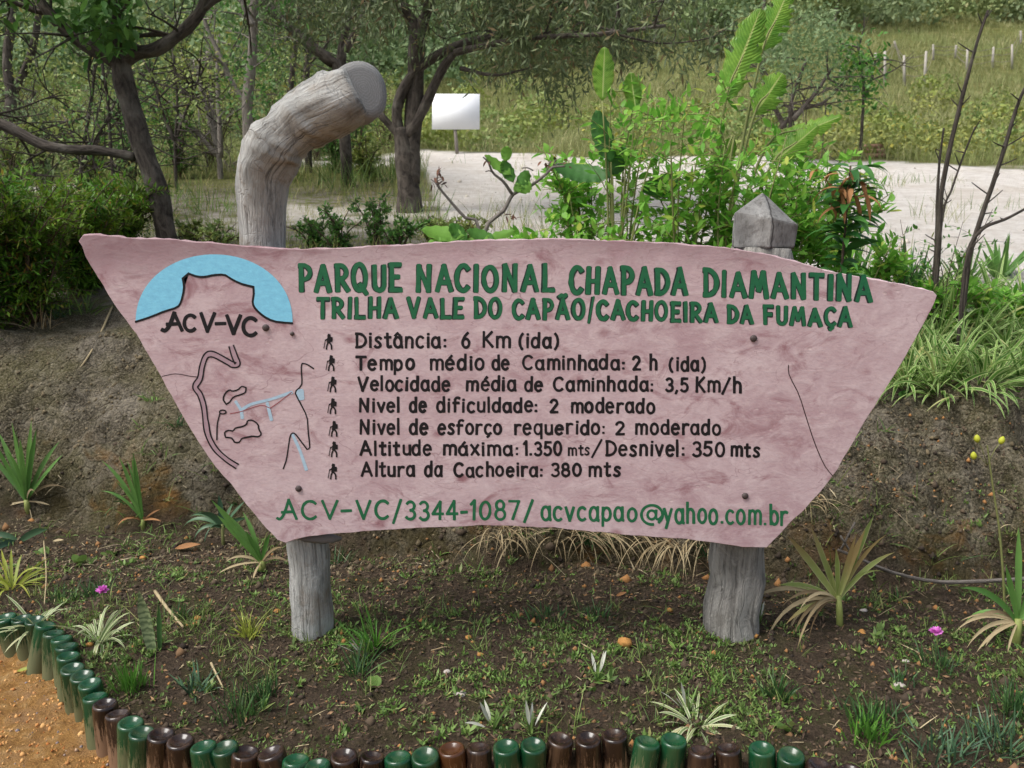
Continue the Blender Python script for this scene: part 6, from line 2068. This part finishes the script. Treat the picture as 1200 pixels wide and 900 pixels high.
def bushset(n, y0, y1, rmin, rmax, hk, cond=None, pw=1.0):
    out = []
    while len(out) < n:
        y = y0 + (y1 - y0) * rng.random() ** pw; x = rng.uniform(-1, 1) * (y * .72 + 2)
        if cond is None or cond(x, y):
            r = rng.uniform(rmin, rmax) * (1 + y / 120); out.append((x, y, r, r * hk * rng.uniform(.8, 1.4)))
    return out


left = lambda x, y: x < -.02 * y + 1 or rng.random() < .12
right = lambda x, y: x > -.05 * y
scrub_mass('hillside_scrub', M_hill, bushset(420, 32, 110, .9, 1.9, 1.0, lambda x, y: y > 44 or x < .1 * y, 1.3), 1, .17, 130)
scrub_mass('hillside_scrub', M_hill2, bushset(300, 31, 100, .7, 1.6, .9, lambda x, y: y > 43 or x < .1 * y, 1.3), 2, .16, 130)
scrub_mass('field_scrub', M_scrub, bushset(190, 15.5, 32, .25, .7, .8, lambda x, y: sand_mask(x, y) < .1 and (left(x, y) or (y < 23 and fbm(x * .3, y * .3, 77, 2) > .02))), 3, .09, 420)
scrub_mass('yellow_field_scrub', leafmat('yellow_scrub', L(118, 128, 66), L(150, 154, 86), L(176, 168, 76), .7, .25), bushset(120, 14, 30, .2, .55, .7, lambda x, y: sand_mask(x, y) < .1 and x > .1 * y and y < 24), 4, .08, 420)
scrub_mass('dark_hill_scrub', M_scrub2, bushset(90, 26, 60, .9, 1.8, 1.25, lambda x, y: left(x, y)), 5, .16, 150)

# taller trees on the slope, each its own
tp_ = [(700, 34, 2.6), (760, 38, 3.0), (830, 36, 2.4), (1060, 50, 2.8), (1110, 52, 3.4), (1180, 50, 3.0), (640, 40, 2.8), (960, 42, 2.6), (880, 46, 3.0), (1010, 50, 3.2)]
nm_ = ['above the sand, left of the paddle leaves', 'behind the tall shrub', 'left of the tallest paddle leaf', 'above the fence posts', 'above the fence at right', 'at the top right corner', 'right of the middle tree\'s crown', 'behind the rounded bushy tree', 'between the paddle leaf and the bushy tree', 'upslope left of the fence']
for i, ((px, Y, h_), n_) in enumerate(zip(tp_, nm_)):
    g = Gs(px, Y)
    root = tag(empty('slope_tree', g), 'distant green tree on the slope ' + n_, 'tree', 'distant trees on the slope')
    rg2 = np.random.default_rng(600 + i)
    mb = MB(); q = limb(mb, [g - np.array([0, 0, .2]), g + np.array([.1, 0, h_ * .5]), g + np.array([.2, 0, h_])], .09, .04, 8, 7); tw_ = twigs(mb, rg2, q, 8, h_ * .5, .03, .4, 1)
    mb.build('trunk', M_bark2, root)
    n = 1500
    c = np.concatenate([e[-1] + rg2.normal(0, .32, (90, 3)) for e in tw_])
    mb = MB(); diamonds(mb, c, rand_dirs(rg2, len(c), -.1), rand_dirs(rg2, len(c), .5), .24 * rg2.uniform(.6, 1.3, len(c)), .13)
    mb.build('crown', (M_hill, M_scrub, M_hill2, M_hill)[i % 4], root)

# ------------------------------------------------------------------ white notice board and fence far behind
Yw = 15.3
g = G(float(at(536, 183, Yw)[0]), Yw)
root = tag(empty('notice_board', g), 'blank white notice board on a post beyond the sand', 'board')
M_wb = simple('white_board_paint', (.9, .91, .92, 1), .7, .2, .01)
mb = MB()
a, b = at(505.5, 108, Yw), at(562, 151.5, Yw)


def boxv(mb, x0, x1, y0, y1, z0, z1):
    v = [(x, y, z) for x in (x0, x1) for y in (y0, y1) for z in (z0, z1)]
    mb.add(np.array(v), np.array([(0, 1, 3, 2), (4, 6, 7, 5), (0, 4, 5, 1), (2, 3, 7, 6), (0, 2, 6, 4), (1, 5, 7, 3)]))



def LEAN(mb):
    for v in mb.V:
        v[:, 1] += (v[:, 2] - b[2]) * .3


boxv(mb, a[0], b[0], Yw, Yw + .02, b[2], a[2]); LEAN(mb); mb.build('panel', M_wb, root, smooth=False)
mb = MB(); t0 = at(533, 150, Yw + .05)
tube(mb, [g - np.array([0, 0, .1]), (g + t0) / 2, t0 + np.array([0, 0, .02])], .03, 8); mb.build('leg', M_bark2, root)

M_fpost = simple('pale_fence_wood', L(168, 162, 152), .85)
fp = [(1037, 60, 101), (1060, 65, 100), (1083, 60, 103), (1094, 52, 70), (1119, 53, 68), (1133, 57, 85), (1163, 55, 80), (1186, 52, 82), (1050, 48, 56), (985, 76, 92), (1197, 36, 52), (1025, 62, 80)]
gF = Gs(1090, 29.0)
root = tag(empty('wire_fence', gF), 'old wire fence of pale wooden posts across the field at right', 'fence')
tops = []
for i, (px, y0, y1) in enumerate(sorted(fp)):
    p = hit(px, y1); d_ = ray(px, y0); tp2 = np.array([0, 0, CAMZ]) + d_ * (p[1] / d_[1])
    tp2[0] += R_.normal(0, .05)
    mb = MB(); tube(mb, [p - np.array([0, 0, .1]), (p + tp2) / 2, tp2], [.05, .042, .036], 7, True, .2, i); mb.build('fence_post', M_fpost, root); tops.append((p, tp2))
mb = MB()
for (p, q), (p2, q2) in zip(tops[:-1], tops[1:]):
    for f in (.35, .65, .92):
        tube(mb, [p + (q - p) * f, (p + (q - p) * f + p2 + (q2 - p2) * f) / 2 - np.array([0, 0, .05]), p2 + (q2 - p2) * f], .008, 4, False)
mb.build('fence_wire', M_bark2, root)
# brick heap at the edge of the sand
p = hit(1022, 184)
mb = MB()
for k in range(3):
    boxv(mb, p[0] - .2 + .03 * k, p[0] + .18 - .02 * k, p[1] - .12, p[1] + .1, p[2] + .075 * k - .02, p[2] + .075 * k + .045)
tag(mb.build('brick_stack', simple('old_brick', L(176, 136, 116), .9), None, p, smooth=False), 'small low stack of pale bricks at the far edge of the sand', 'bricks')
# white flecks and stones on the sand
rg = np.random.default_rng(900)
x = rg.uniform(-1, 7, 900); y = rg.uniform(6, 15, 900); k = sand_mask(x, y) > .6
P_ = np.stack([x, y, gz(x, y)], 1)[k]
crumbs('sand_pebbles', P_[:260], rg.gamma(1.3, .009, 260) + .004, leafmat('sand_pebble', L(150, 138, 124), L(206, 196, 184), L(120, 100, 80), .95, 0))
